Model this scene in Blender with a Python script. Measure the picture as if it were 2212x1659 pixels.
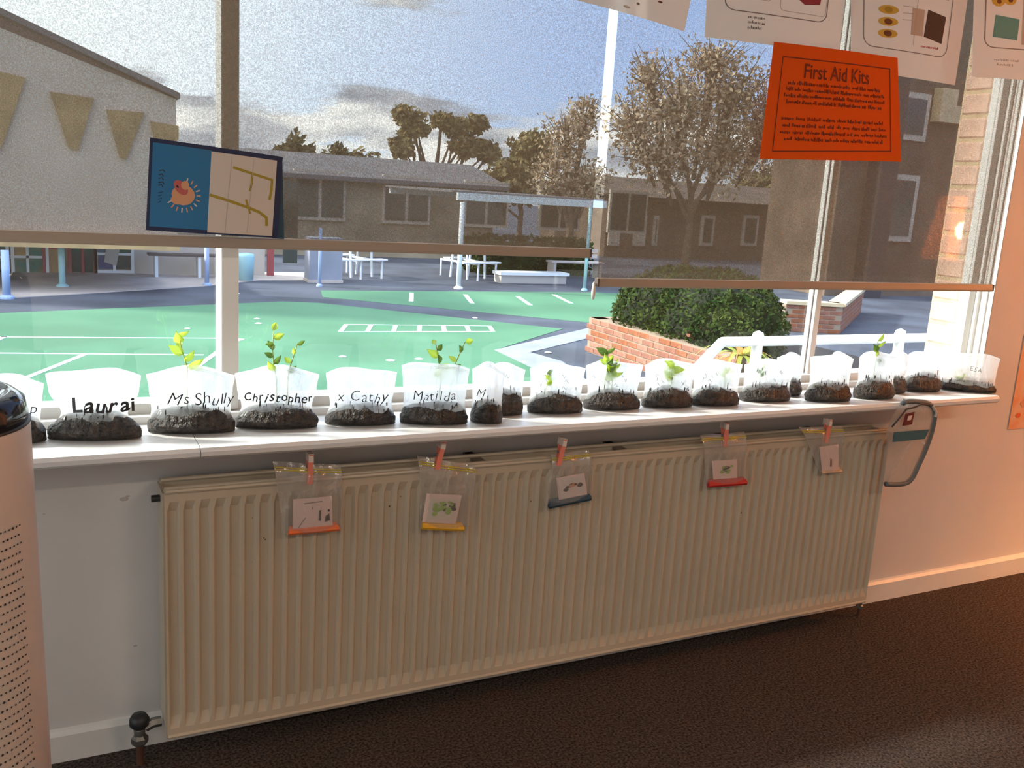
import bpy, bmesh, math, random
from mathutils import Vector, Matrix, noise

for o in list(bpy.data.objects): bpy.data.objects.remove(o, do_unlink=True)
scene = bpy.context.scene
C = scene.collection
V = Vector
PI = math.pi

# ------------------------------------------------------------------ camera
F_PX, YAW, PITCH, ROLL = 2023.35, 0.4776, 0.2051, 0.0636
CAM = V((-0.2331, -2.1919, 1.3673))
_f = V((math.sin(YAW) * math.cos(PITCH), math.cos(YAW) * math.cos(PITCH), -math.sin(PITCH)))
_r0 = V((math.cos(YAW), -math.sin(YAW), 0)); _u0 = _r0.cross(_f)
_r = _r0 * math.cos(ROLL) + _u0 * math.sin(ROLL)
_u = -_r0 * math.sin(ROLL) + _u0 * math.cos(ROLL)
cam_data = bpy.data.cameras.new('camera'); cam = bpy.data.objects.new('camera', cam_data)
C.objects.link(cam)
cam.matrix_world = Matrix(((_r.x, _u.x, -_f.x, CAM.x), (_r.y, _u.y, -_f.y, CAM.y), (_r.z, _u.z, -_f.z, CAM.z), (0, 0, 0, 1)))
cam_data.sensor_width = 36; cam_data.sensor_fit = 'HORIZONTAL'; cam_data.lens = F_PX / 2212 * 36
cam_data.clip_start = 0.05; cam_data.clip_end = 500
scene.camera = cam

def ray(x, y): return (_f * F_PX + _r * (x - 1106) - _u * (y - 829.5)).normalized()
def at_z(x, y, z): d = ray(x, y); return CAM + d * ((z - CAM.z) / d.z)     # point of a horizontal plane
def at_y(x, y, Y): d = ray(x, y); return CAM + d * ((Y - CAM.y) / d.y)     # point of a plane parallel to the window wall
def at_x(x, y, X): d = ray(x, y); return CAM + d * ((X - CAM.x) / d.x)

# ------------------------------------------------------------------ light
SUN_TRAVEL = V((0.80, -0.32, -0.50)).normalized()
scene.view_settings.view_transform = 'Standard'; scene.view_settings.look = 'None'
scene.view_settings.exposure = 0.0; scene.view_settings.gamma = 1.0
scene.view_settings.use_curve_mapping = False
SKY_STRENGTH = 1.3
SUN_STRENGTH = 8.0
ADDED_CEILING_LAMP_W = 34.0
ADDED_FLOOR_LAMP_W = 150.0

sun_d = bpy.data.lights.new('sun', 'SUN'); sun_d.energy = SUN_STRENGTH; sun_d.angle = 0.07; sun_d.color = (1, 0.93, 0.82)
sun = bpy.data.objects.new('sun', sun_d); C.objects.link(sun)
sun.rotation_euler = SUN_TRAVEL.to_track_quat('-Z', 'Y').to_euler(); sun.location = (-10, 5, 12)

def build_world():
    w = bpy.data.worlds.new('sky'); scene.world = w; w.use_nodes = True
    nt = w.node_tree; N = nt.nodes; L = nt.links; N.clear()
    out = N.new('ShaderNodeOutputWorld'); bg = N.new('ShaderNodeBackground'); bg.inputs['Strength'].default_value = SKY_STRENGTH
    tc = N.new('ShaderNodeTexCoord'); sep = N.new('ShaderNodeSeparateXYZ'); L.new(tc.outputs['Generated'], sep.inputs[0])
    def ramp(src, stops):
        r = N.new('ShaderNodeValToRGB'); L.new(src, r.inputs[0]); e = r.color_ramp.elements
        while len(e) < len(stops): e.new(0.5)
        for k, (p, c) in enumerate(stops): e[k].position = p; e[k].color = (*c, 1)
        return r.outputs[0]
    def math_(op, a, b=None, clamp=False):
        m = N.new('ShaderNodeMath'); m.operation = op; m.use_clamp = clamp
        for k, v in enumerate((a, b)):
            if v is None: continue
            if isinstance(v, (int, float)): m.inputs[k].default_value = v
            else: L.new(v, m.inputs[k])
        return m.outputs[0]
    def mixc(f, a, b):
        m = N.new('ShaderNodeMix'); m.data_type = 'RGBA'
        if isinstance(f, (int, float)): m.inputs['Factor'].default_value = f
        else: L.new(f, m.inputs['Factor'])
        for n, v in (('A', a), ('B', b)):
            s = [i for i in m.inputs if i.name == n and i.type == 'RGBA'][0]
            if isinstance(v, tuple): s.default_value = (*v, 1)
            else: L.new(v, s)
        return [o for o in m.outputs if o.type == 'RGBA'][0]
    z = sep.outputs['Z']
    base = ramp(z, [(0.0, (1.20, 1.60, 2.20)), (0.12, (1.0, 1.42, 2.3)), (0.35, (0.62, 1.02, 2.0)), (1.0, (0.34, 0.62, 1.4))])
    # haze that whitens the sky towards the sun
    dp = N.new('ShaderNodeVectorMath'); dp.operation = 'DOT_PRODUCT'; L.new(tc.outputs['Generated'], dp.inputs[0])
    dp.inputs[1].default_value = tuple(-SUN_TRAVEL)
    glow = N.new('ShaderNodeMapRange'); glow.interpolation_type = 'SMOOTHSTEP'; L.new(dp.outputs['Value'], glow.inputs['Value'])
    glow.inputs['From Min'].default_value = -0.12; glow.inputs['From Max'].default_value = 0.40
    base = mixc(math_('MULTIPLY', glow.outputs[0], 0.8), base, (3.0, 3.15, 3.1))
    # clouds: streaks high up, a bank along the horizon
    mp = N.new('ShaderNodeMapping'); L.new(tc.outputs['Generated'], mp.inputs[0]); mp.inputs['Scale'].default_value = (2.6, 2.6, 12.0)
    n1 = N.new('ShaderNodeTexNoise'); L.new(mp.outputs[0], n1.inputs['Vector']); n1.inputs['Scale'].default_value = 2.2
    n1.inputs['Detail'].default_value = 7; n1.inputs['Roughness'].default_value = 0.55
    mp2 = N.new('ShaderNodeMapping'); L.new(tc.outputs['Generated'], mp2.inputs[0]); mp2.inputs['Scale'].default_value = (5, 5, 22.0); mp2.inputs['Location'].default_value = (3, 1, 0.35)
    n2 = N.new('ShaderNodeTexNoise'); L.new(mp2.outputs[0], n2.inputs['Vector']); n2.inputs['Scale'].default_value = 1.7; n2.inputs['Detail'].default_value = 6
    low = N.new('ShaderNodeMapRange'); L.new(z, low.inputs['Value'])
    low.inputs['From Min'].default_value = 0.055; low.inputs['From Max'].default_value = 0.105; low.inputs['To Min'].default_value = 0.22; low.inputs['To Max'].default_value = -0.10
    dens = math_('ADD', n1.outputs['Fac'], low.outputs[0])
    cm = N.new('ShaderNodeMapRange'); cm.interpolation_type = 'SMOOTHSTEP'; L.new(dens, cm.inputs['Value']); cm.inputs['From Min'].default_value = 0.5; cm.inputs['From Max'].default_value = 0.62
    ccol = ramp(n2.outputs['Fac'], [(0.36, (0.78, 0.84, 0.98)), (0.50, (1.25, 1.3, 1.4)), (0.64, (2.5, 2.45, 2.35))])
    col = mixc(math_('MULTIPLY', cm.outputs[0], 0.92), base, ccol)
    L.new(col, bg.inputs['Color']); L.new(bg.outputs[0], out.inputs[0])
build_world()

# ------------------------------------------------------------------ materials
def mat(name, col, rough=0.6, var=0.0, nscale=8.0, bump=0.0, bscale=None, metal=0.0, spec=0.5, col2=None, stretch=None, detail=4, lo=0.35, hi=0.65):
    m = bpy.data.materials.new(name); m.use_nodes = True; nt = m.node_tree; N = nt.nodes; L = nt.links
    b = N['Principled BSDF']; b.inputs['Roughness'].default_value = rough; b.inputs['Metallic'].default_value = metal
    b.inputs['Specular IOR Level'].default_value = spec
    b.inputs['Base Color'].default_value = (*col, 1)
    tc = N.new('ShaderNodeTexCoord'); src = tc.outputs['Object']
    if stretch:
        mp = N.new('ShaderNodeMapping'); mp.inputs['Scale'].default_value = stretch; L.new(src, mp.inputs[0]); src = mp.outputs[0]
    if var or col2:
        n = N.new('ShaderNodeTexNoise'); n.inputs['Scale'].default_value = nscale; n.inputs['Detail'].default_value = detail; L.new(src, n.inputs['Vector'])
        r = N.new('ShaderNodeValToRGB'); L.new(n.outputs['Fac'], r.inputs[0]); e = r.color_ramp.elements
        e[0].position = lo; e[1].position = hi
        c2 = col2 or tuple(min(1, c * (1 + var)) for c in col); c1 = col if col2 else tuple(c * (1 - var) for c in col)
        e[0].color = (*c1, 1); e[1].color = (*c2, 1); L.new(r.outputs[0], b.inputs['Base Color'])
    if bump:
        n = N.new('ShaderNodeTexNoise'); n.inputs['Scale'].default_value = bscale or nscale * 3; n.inputs['Detail'].default_value = 5; L.new(src, n.inputs['Vector'])
        bp = N.new('ShaderNodeBump'); bp.inputs['Strength'].default_value = bump; bp.inputs['Distance'].default_value = 0.01
        L.new(n.outputs['Fac'], bp.inputs['Height']); L.new(bp.outputs[0], b.inputs['Normal'])
    return m

def sheet_mat(name, col, trans, translucent, tcol=None, rough=0.35, gloss=0.08, weave=0.0, wscale=900, wrinkle=0.0, clear=None):
    """thin sheet: some light passes straight through, some is scattered to the far side, the rest reflected"""
    m = bpy.data.materials.new(name); m.use_nodes = True; nt = m.node_tree; N = nt.nodes; L = nt.links; N.clear()
    out = N.new('ShaderNodeOutputMaterial'); d = N.new('ShaderNodeBsdfDiffuse'); t = N.new('ShaderNodeBsdfTranslucent'); x = N.new('ShaderNodeBsdfTransparent'); g = N.new('ShaderNodeBsdfGlossy')
    d.inputs['Color'].default_value = (*col, 1); t.inputs['Color'].default_value = (*(tcol or col), 1); g.inputs['Roughness'].default_value = rough
    x.inputs['Color'].default_value = (*(clear or (1, 1, 1)), 1)
    a = N.new('ShaderNodeMixShader'); a.inputs[0].default_value = translucent; L.new(d.outputs[0], a.inputs[1]); L.new(t.outputs[0], a.inputs[2])
    b = N.new('ShaderNodeMixShader'); b.inputs[0].default_value = trans; L.new(a.outputs[0], b.inputs[1]); L.new(x.outputs[0], b.inputs[2])
    c = N.new('ShaderNodeMixShader'); c.inputs[0].default_value = gloss; L.new(b.outputs[0], c.inputs[1]); L.new(g.outputs[0], c.inputs[2]); L.new(c.outputs[0], out.inputs[0])
    tc = N.new('ShaderNodeTexCoord')
    if weave:
        n = N.new('ShaderNodeTexNoise'); n.inputs['Scale'].default_value = wscale; n.inputs['Detail'].default_value = 1; L.new(tc.outputs['Object'], n.inputs['Vector'])
        mr = N.new('ShaderNodeMapRange'); L.new(n.outputs['Fac'], mr.inputs['Value']); mr.inputs['From Min'].default_value = 0.3; mr.inputs['From Max'].default_value = 0.7
        mr.inputs['To Min'].default_value = trans - weave; mr.inputs['To Max'].default_value = trans + weave; L.new(mr.outputs[0], b.inputs[0])
    if wrinkle:
        mp = N.new('ShaderNodeMapping'); mp.inputs['Scale'].default_value = (1, 1, 0.35); L.new(tc.outputs['Object'], mp.inputs[0])
        n = N.new('ShaderNodeTexNoise'); n.inputs['Scale'].default_value = 28; n.inputs['Detail'].default_value = 3; n.inputs['Distortion'].default_value = 1.2; L.new(mp.outputs[0], n.inputs['Vector'])
        bp = N.new('ShaderNodeBump'); bp.inputs['Strength'].default_value = wrinkle; bp.inputs['Distance'].default_value = 0.02; L.new(n.outputs['Fac'], bp.inputs['Height'])
        for s in (d, g, t): L.new(bp.outputs[0], s.inputs['Normal'])
    return m

def glass_mat(name, tint=(0.96, 0.985, 0.975), refl=0.05):
    m = bpy.data.materials.new(name); m.use_nodes = True; nt = m.node_tree; N = nt.nodes; L = nt.links; N.clear()
    out = N.new('ShaderNodeOutputMaterial'); x = N.new('ShaderNodeBsdfTransparent'); g = N.new('ShaderNodeBsdfGlossy'); mx = N.new('ShaderNodeMixShader')
    x.inputs['Color'].default_value = (*tint, 1); g.inputs['Roughness'].default_value = 0.02; g.inputs['Color'].default_value = (0.9, 0.9, 0.9, 1)
    mx.inputs[0].default_value = refl; L.new(x.outputs[0], mx.inputs[1]); L.new(g.outputs[0], mx.inputs[2]); L.new(mx.outputs[0], out.inputs[0])
    return m

def emit_mat(name, col, s):
    m = bpy.data.materials.new(name); m.use_nodes = True; nt = m.node_tree; N = nt.nodes; N.clear()
    out = N.new('ShaderNodeOutputMaterial'); e = N.new('ShaderNodeEmission'); e.inputs[0].default_value = (*col, 1); e.inputs[1].default_value = s
    nt.links.new(e.outputs[0], out.inputs[0]); return m

M = {}
M['wall'] = mat('wall paint', (0.66, 0.62, 0.60), 0.7, 0.03, 3, 0.05, 60)
M['trim'] = mat('white gloss paint', (0.74, 0.71, 0.68), 0.4, 0.03, 6)
M['sill'] = mat('sill paint', (0.78, 0.77, 0.78), 0.35, 0.03, 5)
M['frame'] = mat('window frame paint', (0.80, 0.79, 0.77), 0.4, 0.04, 5)
M['ceil'] = mat('ceiling paint', (0.8, 0.78, 0.75), 0.8)
M['carpet'] = mat('brown carpet', (0.024, 0.019, 0.017), 0.95, nscale=150, col2=(0.112, 0.088, 0.078), bump=0.6, bscale=220, spec=0.05, detail=6)
M['radiator'] = mat('cream enamel', (0.50, 0.42, 0.32), 0.38, 0.04, 3)
M['rad_dark'] = mat('radiator convector', (0.20, 0.16, 0.12), 0.6)
M['chip'] = mat('chipped enamel', (0.05, 0.04, 0.035), 0.7)
M['copper'] = mat('brown painted pipe', (0.10, 0.045, 0.03), 0.4, 0.2, 20)
M['metal'] = mat('dull steel', (0.25, 0.24, 0.23), 0.35, 0.2, 20, metal=0.7)
M['black'] = mat('black gloss plastic', (0.012, 0.014, 0.02), 0.08)
M['blackmat'] = mat('black plastic', (0.02, 0.02, 0.022), 0.5)
M['white_plastic'] = mat('white plastic', (0.56, 0.50, 0.46), 0.35)
M['hole'] = mat('perforation', (0.03, 0.028, 0.028), 0.8)
M['blind'] = sheet_mat('roller blind mesh', (0.165, 0.118, 0.080), 0.275, 0.14, (0.20, 0.14, 0.095), gloss=0.0, weave=0.09, wscale=420)
M['rail'] = mat('blind bottom rail', (0.34, 0.27, 0.21), 0.5)
M['glass'] = glass_mat('window glass')
M['film'] = sheet_mat('clear bag film', (0.95, 0.96, 0.96), 0.33, 0.92, (0.98, 0.99, 0.99), rough=0.22, gloss=0.04, wrinkle=0.7)
M['film2'] = sheet_mat('clear pouch film', (0.80, 0.74, 0.70), 0.78, 0.4, (0.8, 0.8, 0.8), rough=0.15, gloss=0.09, wrinkle=0.5)
M['film3'] = sheet_mat('milky pouch film', (0.78, 0.66, 0.58), 0.62, 0.4, (0.8, 0.8, 0.8), rough=0.15, gloss=0.10, wrinkle=0.5)
M['soil'] = mat('potting soil', (0.006, 0.005, 0.005), 0.35, nscale=80, col2=(0.052, 0.038, 0.031), bump=1.0, bscale=130, spec=0.4, detail=8)
M['ink'] = mat('marker ink', (0.012, 0.01, 0.012), 0.6)
M['inkgrey'] = mat('faint ink', (0.16, 0.14, 0.14), 0.7)
M['stem'] = mat('pale stem', (0.42, 0.55, 0.16), 0.5)
M['leaf'] = sheet_mat('seedling leaf', (0.22, 0.36, 0.05), 0.0, 0.6, (0.62, 0.80, 0.10), gloss=0.05)
M['leaf2'] = sheet_mat('dark seedling leaf', (0.06, 0.16, 0.03), 0.0, 0.4, (0.20, 0.34, 0.05), gloss=0.06)
M['paper'] = sheet_mat('white paper', (0.90, 0.85, 0.82), 0.0, 0.48, (0.9, 0.86, 0.84), gloss=0.02)
M['orange_paper'] = sheet_mat('orange paper', (0.84, 0.120, 0.008), 0.0, 0.16, (0.9, 0.16, 0.01), gloss=0.02)
M['wall_paper'] = mat('orange print', (0.80, 0.30, 0.12), 0.6, nscale=14, col2=(0.75, 0.52, 0.36))
M['darkorange'] = mat('print on orange', (0.16, 0.014, 0.004), 0.8)
def flat(name, col, rough=0.6): M[name] = mat(name, col, rough)
flat('blue', (0.012, 0.15, 0.33)); flat('navy', (0.008, 0.018, 0.07)); flat('card_cream', (0.62, 0.54, 0.47)); flat('mustard', (0.36, 0.26, 0.02))
flat('peach', (0.62, 0.30, 0.16)); flat('redbody', (0.48, 0.10, 0.09)); flat('grey_line', (0.20, 0.17, 0.17)); flat('magenta', (0.22, 0.01, 0.045)); flat('picblue', (0.015, 0.09, 0.24))
flat('near_black', (0.012, 0.012, 0.025)); flat('teal', (0.05, 0.27, 0.33)); flat('yellow', (0.55, 0.40, 0.06)); flat('brownspot', (0.12, 0.03, 0.012)); flat('pale_grey', (0.46, 0.41, 0.38))
flat('zip_yellow', (0.55, 0.44, 0.05)); flat('pink_peg', (0.80, 0.22, 0.15)); flat('white_peg', (0.75, 0.62, 0.55)); flat('stick_orange', (0.72, 0.14, 0.03)); flat('stick_yellow', (0.66, 0.36, 0.02))
flat('stick_blue', (0.012, 0.05, 0.085)); flat('stick_red', (0.45, 0.018, 0.02)); flat('stick_white', (0.62, 0.42, 0.28)); flat('card_pink', (0.70, 0.54, 0.50)); flat('picgreen', (0.26, 0.42, 0.07)); flat('picdark', (0.03, 0.025, 0.02))
flat('piping', (0.10, 0.12, 0.13)); flat('band', (0.012, 0.10, 0.14)); flat('darkred', (0.12, 0.012, 0.015))
# outdoors
M['asphalt'] = mat('blue grey asphalt', (0.070, 0.080, 0.108), 0.9, 0.25, 0.9, 0.2, 60, spec=0.2)
M['court'] = mat('green court paint', (0.102, 0.222, 0.140), 0.8, 0.14, 0.5, 0.1, 40, spec=0.02)
M['court_line'] = mat('white line paint', (0.62, 0.78, 0.74), 0.7)
M['concrete'] = mat('pale concrete', (0.27, 0.29, 0.36), 0.9, 0.12, 2)
M['paving'] = mat('beige paving', (0.52, 0.44, 0.40), 0.9, 0.12, 2)
M['render'] = mat('beige rendered wall', (0.58, 0.50, 0.42), 0.9, 0.08, 1.5)
M['gable'] = mat('grey cladding', (0.68, 0.55, 0.47), 0.8, 0.06, 1)
M['tri'] = mat('tan cladding', (0.42, 0.27, 0.13), 0.8, 0.2, 2)
M['blue_post'] = mat('blue painted steel', (0.34, 0.44, 0.66), 0.5)
M['teal_post'] = mat('teal painted steel', (0.36, 0.60, 0.64), 0.5)
M['white_steel'] = mat('white painted steel', (0.78, 0.80, 0.82), 0.4)
M['white_timber'] = mat('white painted rail', (0.85, 0.84, 0.80), 0.4)
M['red_door'] = mat('red door paint', (0.34, 0.055, 0.06), 0.5)
M['dark_glass'] = mat('dark glass', (0.03, 0.05, 0.05), 0.08)
M['green_glass'] = mat('green curtain glass', (0.03, 0.16, 0.13), 0.1, nscale=3, col2=(0.20, 0.18, 0.08))
M['blue_glass'] = mat('blue display glass', (0.05, 0.07, 0.20), 0.1)
M['bench'] = mat('brown bench timber', (0.10, 0.07, 0.06), 0.7)
M['brick'] = mat('pink brick', (0.28, 0.115, 0.078), 0.9, 0.22, 6, 0.3, 40)
M['brick2'] = mat('orange brick', (0.30, 0.10, 0.045), 0.9, 0.22, 6, 0.3, 40)
M['brick3'] = mat('pale brick', (0.33, 0.16, 0.11), 0.9, 0.2, 6, 0.3, 40)
M['mortar'] = mat('mortar', (0.31, 0.23, 0.17), 0.95)
M['coping'] = mat('cream coping', (0.62, 0.48, 0.30), 0.9, 0.1, 4)
M['farbrick'] = mat('brown brick building', (0.13, 0.09, 0.065), 0.9, 0.25, 1.2)
M['hall'] = mat('tan hall wall', (0.34, 0.28, 0.20), 0.9, 0.3, 0.8)
M['brick_pale'] = mat('brick lightened as sunlit', (0.74, 0.48, 0.37), 0.9, 0.12, 6, 0.3, 40)  # brick colour lightened to pass for glaring sun on the reveal
M['roof'] = mat('dark roof', (0.16, 0.15, 0.16), 0.8, 0.1, 1)
M['dark_post'] = mat('dark column', (0.035, 0.03, 0.035), 0.7)
M['hedge'] = mat('hedge leaf', (0.012, 0.030, 0.007), 0.9, nscale=3.0, col2=(0.062, 0.085, 0.020), detail=7, spec=0.05)
M['hedge_core'] = mat('hedge twigs', (0.012, 0.018, 0.006), 0.95, 0.3, 6)
M['hedge_red'] = mat('reddish hedge leaf', (0.22, 0.075, 0.035), 0.6, 0.3, 5)
M['tree'] = mat('tree leaf', (0.10, 0.09, 0.03), 0.7, nscale=0.8, col2=(0.22, 0.17, 0.07))
M['tree_olive'] = mat('olive tree leaf', (0.20, 0.16, 0.06), 0.7, nscale=0.8, col2=(0.36, 0.28, 0.12))
M['tree_bare'] = mat('dry leaf', (0.44, 0.32, 0.20), 0.7, nscale=0.8, col2=(0.62, 0.48, 0.33))
M['bark'] = mat('bark', (0.14, 0.10, 0.07), 0.9, 0.2, 4)
M['palm'] = sheet_mat('bright strap leaf', (0.38, 0.44, 0.08), 0.0, 0.5, (0.75, 0.72, 0.16), gloss=0.05)
M['palm2'] = sheet_mat('orange strap leaf', (0.52, 0.26, 0.06), 0.0, 0.5, (0.75, 0.40, 0.10), gloss=0.05)
M['lamp_white'] = emit_mat('lamp diffuser', (1, 0.94, 0.86), 3.0)
M['shade'] = sheet_mat('amber lamp shade', (0.85, 0.45, 0.20), 0.25, 0.75, (0.95, 0.45, 0.15), gloss=0.0)

# ------------------------------------------------------------------ mesh helpers
class MB:
    def __init__(s): s.v = []; s.f = []
    def add(s, vs, fs):
        b = len(s.v); s.v += [tuple(v) for v in vs]; s.f += [tuple(b + i for i in f) for f in fs]; return s
    def box(s, x0, x1, y0, y1, z0, z1):
        return s.add([(x0,y0,z0),(x1,y0,z0),(x1,y1,z0),(x0,y1,z0),(x0,y0,z1),(x1,y0,z1),(x1,y1,z1),(x0,y1,z1)],
                     [(0,3,2,1),(4,5,6,7),(0,1,5,4),(1,2,6,5),(2,3,7,6),(3,0,4,7)])
    def prism(s, pts, off):
        """closed polygon (3-D points) swept along off"""
        n = len(pts); off = V(off); a = [V(p) for p in pts]
        return s.add(a + [p + off for p in a], [tuple(range(n))[::-1], tuple(range(n, 2*n))] + [(i, (i+1) % n, n + (i+1) % n, n + i) for i in range(n)])
    def tube(s, path, r, n=8, cap=True, r1=None):
        path = [V(p) for p in path]; rings = []; m = len(path); up = None
        for i, p in enumerate(path):
            t = (path[min(i+1, m-1)] - path[max(i-1, 0)]).normalized()
            if up is None: up = V((0,0,1)) if abs(t.z) < 0.9 else V((1,0,0))
            a = t.cross(up).normalized(); b = a.cross(t).normalized(); up = b
            rr = r if r1 is None else r + (r1 - r) * i / (m - 1)
            rings.append([p + (a * math.cos(2*PI*k/n) + b * math.sin(2*PI*k/n)) * rr for k in range(n)])
        vs = [q for ring in rings for q in ring]
        fs = [(i*n + k, i*n + (k+1) % n, (i+1)*n + (k+1) % n, (i+1)*n + k) for i in range(m-1) for k in range(n)]
        if cap: fs += [tuple(range(n))[::-1], tuple((m-1)*n + k for k in range(n))]
        return s.add(vs, fs)
    def lathe(s, prof, c, n=32):
        vs = []; m = len(prof)
        for r, z in prof: vs += [(c[0] + r*math.cos(2*PI*k/n), c[1] + r*math.sin(2*PI*k/n), c[2] + z) for k in range(n)]
        fs = [(i*n + k, i*n + (k+1) % n, (i+1)*n + (k+1) % n, (i+1)*n + k) for i in range(m-1) for k in range(n)]
        fs += [tuple(range(n))[::-1], tuple((m-1)*n + k for k in range(n))]
        return s.add(vs, fs)
    def grid(s, fn, nu, nv):
        vs = [fn(i/nu, j/nv) for j in range(nv+1) for i in range(nu+1)]
        return s.add(vs, [(j*(nu+1)+i, j*(nu+1)+i+1, (j+1)*(nu+1)+i+1, (j+1)*(nu+1)+i) for j in range(nv) for i in range(nu)])
    def leafquad(s, c, size, rnd, asp=0.6):
        n = V((rnd.gauss(0,1), rnd.gauss(0,1), rnd.gauss(0,1))).normalized(); a = n.orthogonal().normalized(); a.rotate(Matrix.Rotation(rnd.random()*6.28, 3, n)); b = n.cross(a)
        c = V(c); a *= size; b *= size * asp
        return s.add([c - a, c - b*0.9, c + a, c + b*0.9], [(0,1,2,3)])

def obj(name, mb, m, parent=None, smooth=False):
    me = bpy.data.meshes.new(name); me.from_pydata([tuple(v) for v in mb.v], [], mb.f); me.update()
    if smooth:
        for p in me.polygons: p.use_smooth = True
    o = bpy.data.objects.new(name, me); C.objects.link(o)
    if m: me.materials.append(M[m] if isinstance(m, str) else m)
    if parent: o.parent = parent
    return o
def bevel(o, w, seg=2):
    md = o.modifiers.new('bevel', 'BEVEL'); md.width = w; md.segments = seg; md.limit_method = 'ANGLE'; md.angle_limit = 0.7
    return o
def tag(o, label, cat, group=None):
    o['label'] = label; o['category'] = cat
    if group: o['group'] = group
    return o
def thing(name, label, cat, loc=(0,0,0), rz=0, group=None):
    o = bpy.data.objects.new(name, None); C.objects.link(o); o.empty_display_size = 0.05
    o.location = loc; o.rotation_euler = (0, 0, rz); return tag(o, label, cat, group)
def struct(o): o['kind'] = 'structure'; return o
def stuff(o): o['kind'] = 'stuff'; return o
def sempty(name, loc=(0,0,0)):
    o = bpy.data.objects.new(name, None); C.objects.link(o); o.location = loc; o.empty_display_size = 0.05; return struct(o)
def box(*a): return MB().box(*a)

def text_mb(body, size, shear=0.0, bold=0.0, align='CENTER', sx=1.0):
    """flat lettering as mesh data in x (right) / z (up) around the origin"""
    cu = bpy.data.curves.new('lettering', 'FONT'); cu.body = body; cu.size = size; cu.shear = shear; cu.offset = bold; cu.align_x = align; cu.align_y = 'CENTER'; cu.resolution_u = 3
    ob = bpy.data.objects.new('lettering', cu); C.objects.link(ob)
    dg = bpy.context.evaluated_depsgraph_get(); me = bpy.data.meshes.new_from_object(ob.evaluated_get(dg))
    mb = MB(); mb.v = [(v.co.x * sx, 0, v.co.y) for v in me.vertices]; mb.f = [tuple(p.vertices) for p in me.polygons]
    bpy.data.objects.remove(ob); bpy.data.curves.remove(cu); bpy.data.meshes.remove(me); return mb

# ================================================================== SETTING: the room
RX0, RX1, RY0, RH = -3.2, 5.6, -5.2, 2.75
WX0, WX1, WZ0, WZ1 = -2.6, 2.800, 0.7906, 2.45       # window opening
SILL_Z = 0.7906
struct(obj('floor', box(RX0, RX1, RY0, 0.0, -0.05, 0.0), 'carpet'))
struct(obj('ceiling', box(RX0-.1, RX1+.1, RY0-.1, 0.25, RH, RH+0.1), 'ceil'))
wf = MB()
wf.box(RX0, WX0, 0, 0.22, -0.05, RH); wf.box(WX1, RX1, 0, 0.22, -0.05, RH); wf.box(WX0, WX1, 0, 0.22, -0.05, WZ0-0.026); wf.box(WX0, WX1, 0, 0.22, WZ1, RH)
struct(obj('wall_front', wf, 'wall'))
struct(obj('wall_back', box(RX0, RX1, RY0-.1, RY0, 0, RH), 'wall'))
LW = (-4.4, -0.5, 0.85, 2.45)                          # added window, out of view, lets cool daylight onto the left wall area
wl = MB(); wl.box(RX0-.1, RX0, RY0-.1, LW[0], 0, RH).box(RX0-.1, RX0, LW[1], 0.22, 0, RH).box(RX0-.1, RX0, LW[0], LW[1], 0, LW[2]).box(RX0-.1, RX0, LW[0], LW[1], LW[3], RH)
struct(obj('wall_left', wl, 'wall'))
win2 = sempty('added_window_2', (RX0, 0, 0))
for k in range(5):
    y = LW[0] + (LW[1]-LW[0])*k/4; obj('mullion', box(-0.08, -0.02, y-0.02, y+0.02, LW[2], LW[3]), 'frame', win2)
    if k < 4: obj('pane', box(-0.055, -0.050, y+0.02, LW[0]+(LW[1]-LW[0])*(k+1)/4-0.02, LW[2]+0.04, LW[3]-0.04), 'glass', win2)
for z in (LW[2], LW[3]-0.04): obj('rail', box(-0.08, -0.02, LW[0], LW[1], z, z+0.04), 'frame', win2)
struct(obj('wall_right', box(RX1, RX1+.1, RY0-.1, 0.22, 0, RH), 'wall'))
bb = MB().prism([(RX0, 0, 0), (RX0, -0.016, 0), (RX0, -0.016, 0.066), (RX0, -0.008, 0.075), (RX0, 0, 0.078)], (RX1-RX0, 0, 0))
struct(obj('baseboard_front', bb, 'trim'))

# window frame, panes and sill boards
win = sempty('window_1', (0, 0, 0))
FY0, FY1 = 0.05, 0.115
obj('bottom_rail', box(WX0, WX1, FY0, FY1, SILL_Z, 0.832), 'frame', win)
obj('rail_lip', box(WX0, WX1, 0.02, FY0, SILL_Z, 0.808), 'frame', win)
obj('top_rail', box(WX0, WX1, FY0, FY1, WZ1-0.05, WZ1), 'frame', win)
stiles = [(WX0, WX0+0.05), (-1.35, -1.31), (0.150, 0.190), (2.022, 2.046), (2.768, WX1)]
for a, b in stiles:
    st = obj('mullion', box(a, b, (0.062 if 1.9 < a < 2.2 else 0.072 if a > 2.5 else FY0-0.01), (0.100 if 1.9 < a < 2.2 else FY1), SILL_Z+0.02, WZ1), 'frame', win); bevel(st, 0.003)
obj('mullion_bead', box(2.0185, 2.0225, 0.074, 0.078, SILL_Z+0.02, WZ1), 'inkgrey', win)
obj('jamb_bead', box(2.786, WX1, 0.050, 0.058, SILL_Z+0.02, WZ1), 'frame', win)
obj('jamb_bead', box(2.792, WX1, 0.020, 0.026, SILL_Z+0.02, WZ1), 'frame', win)
obj('jamb_groove', box(2.7985, WX1+0.001, 0.036, 0.041, SILL_Z+0.02, WZ1), 'pale_grey', win)
obj('jamb_lining', box(2.7992, WX1+0.002, 0.0, 0.112, SILL_Z, WZ1), 'frame', win)
for (a, b), (c, d) in zip(stiles[:-1], stiles[1:]):
    obj('pane', box(b, c, 0.083, 0.087, 0.832, WZ1-0.05), 'glass', win)
JX = 0.066
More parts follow.
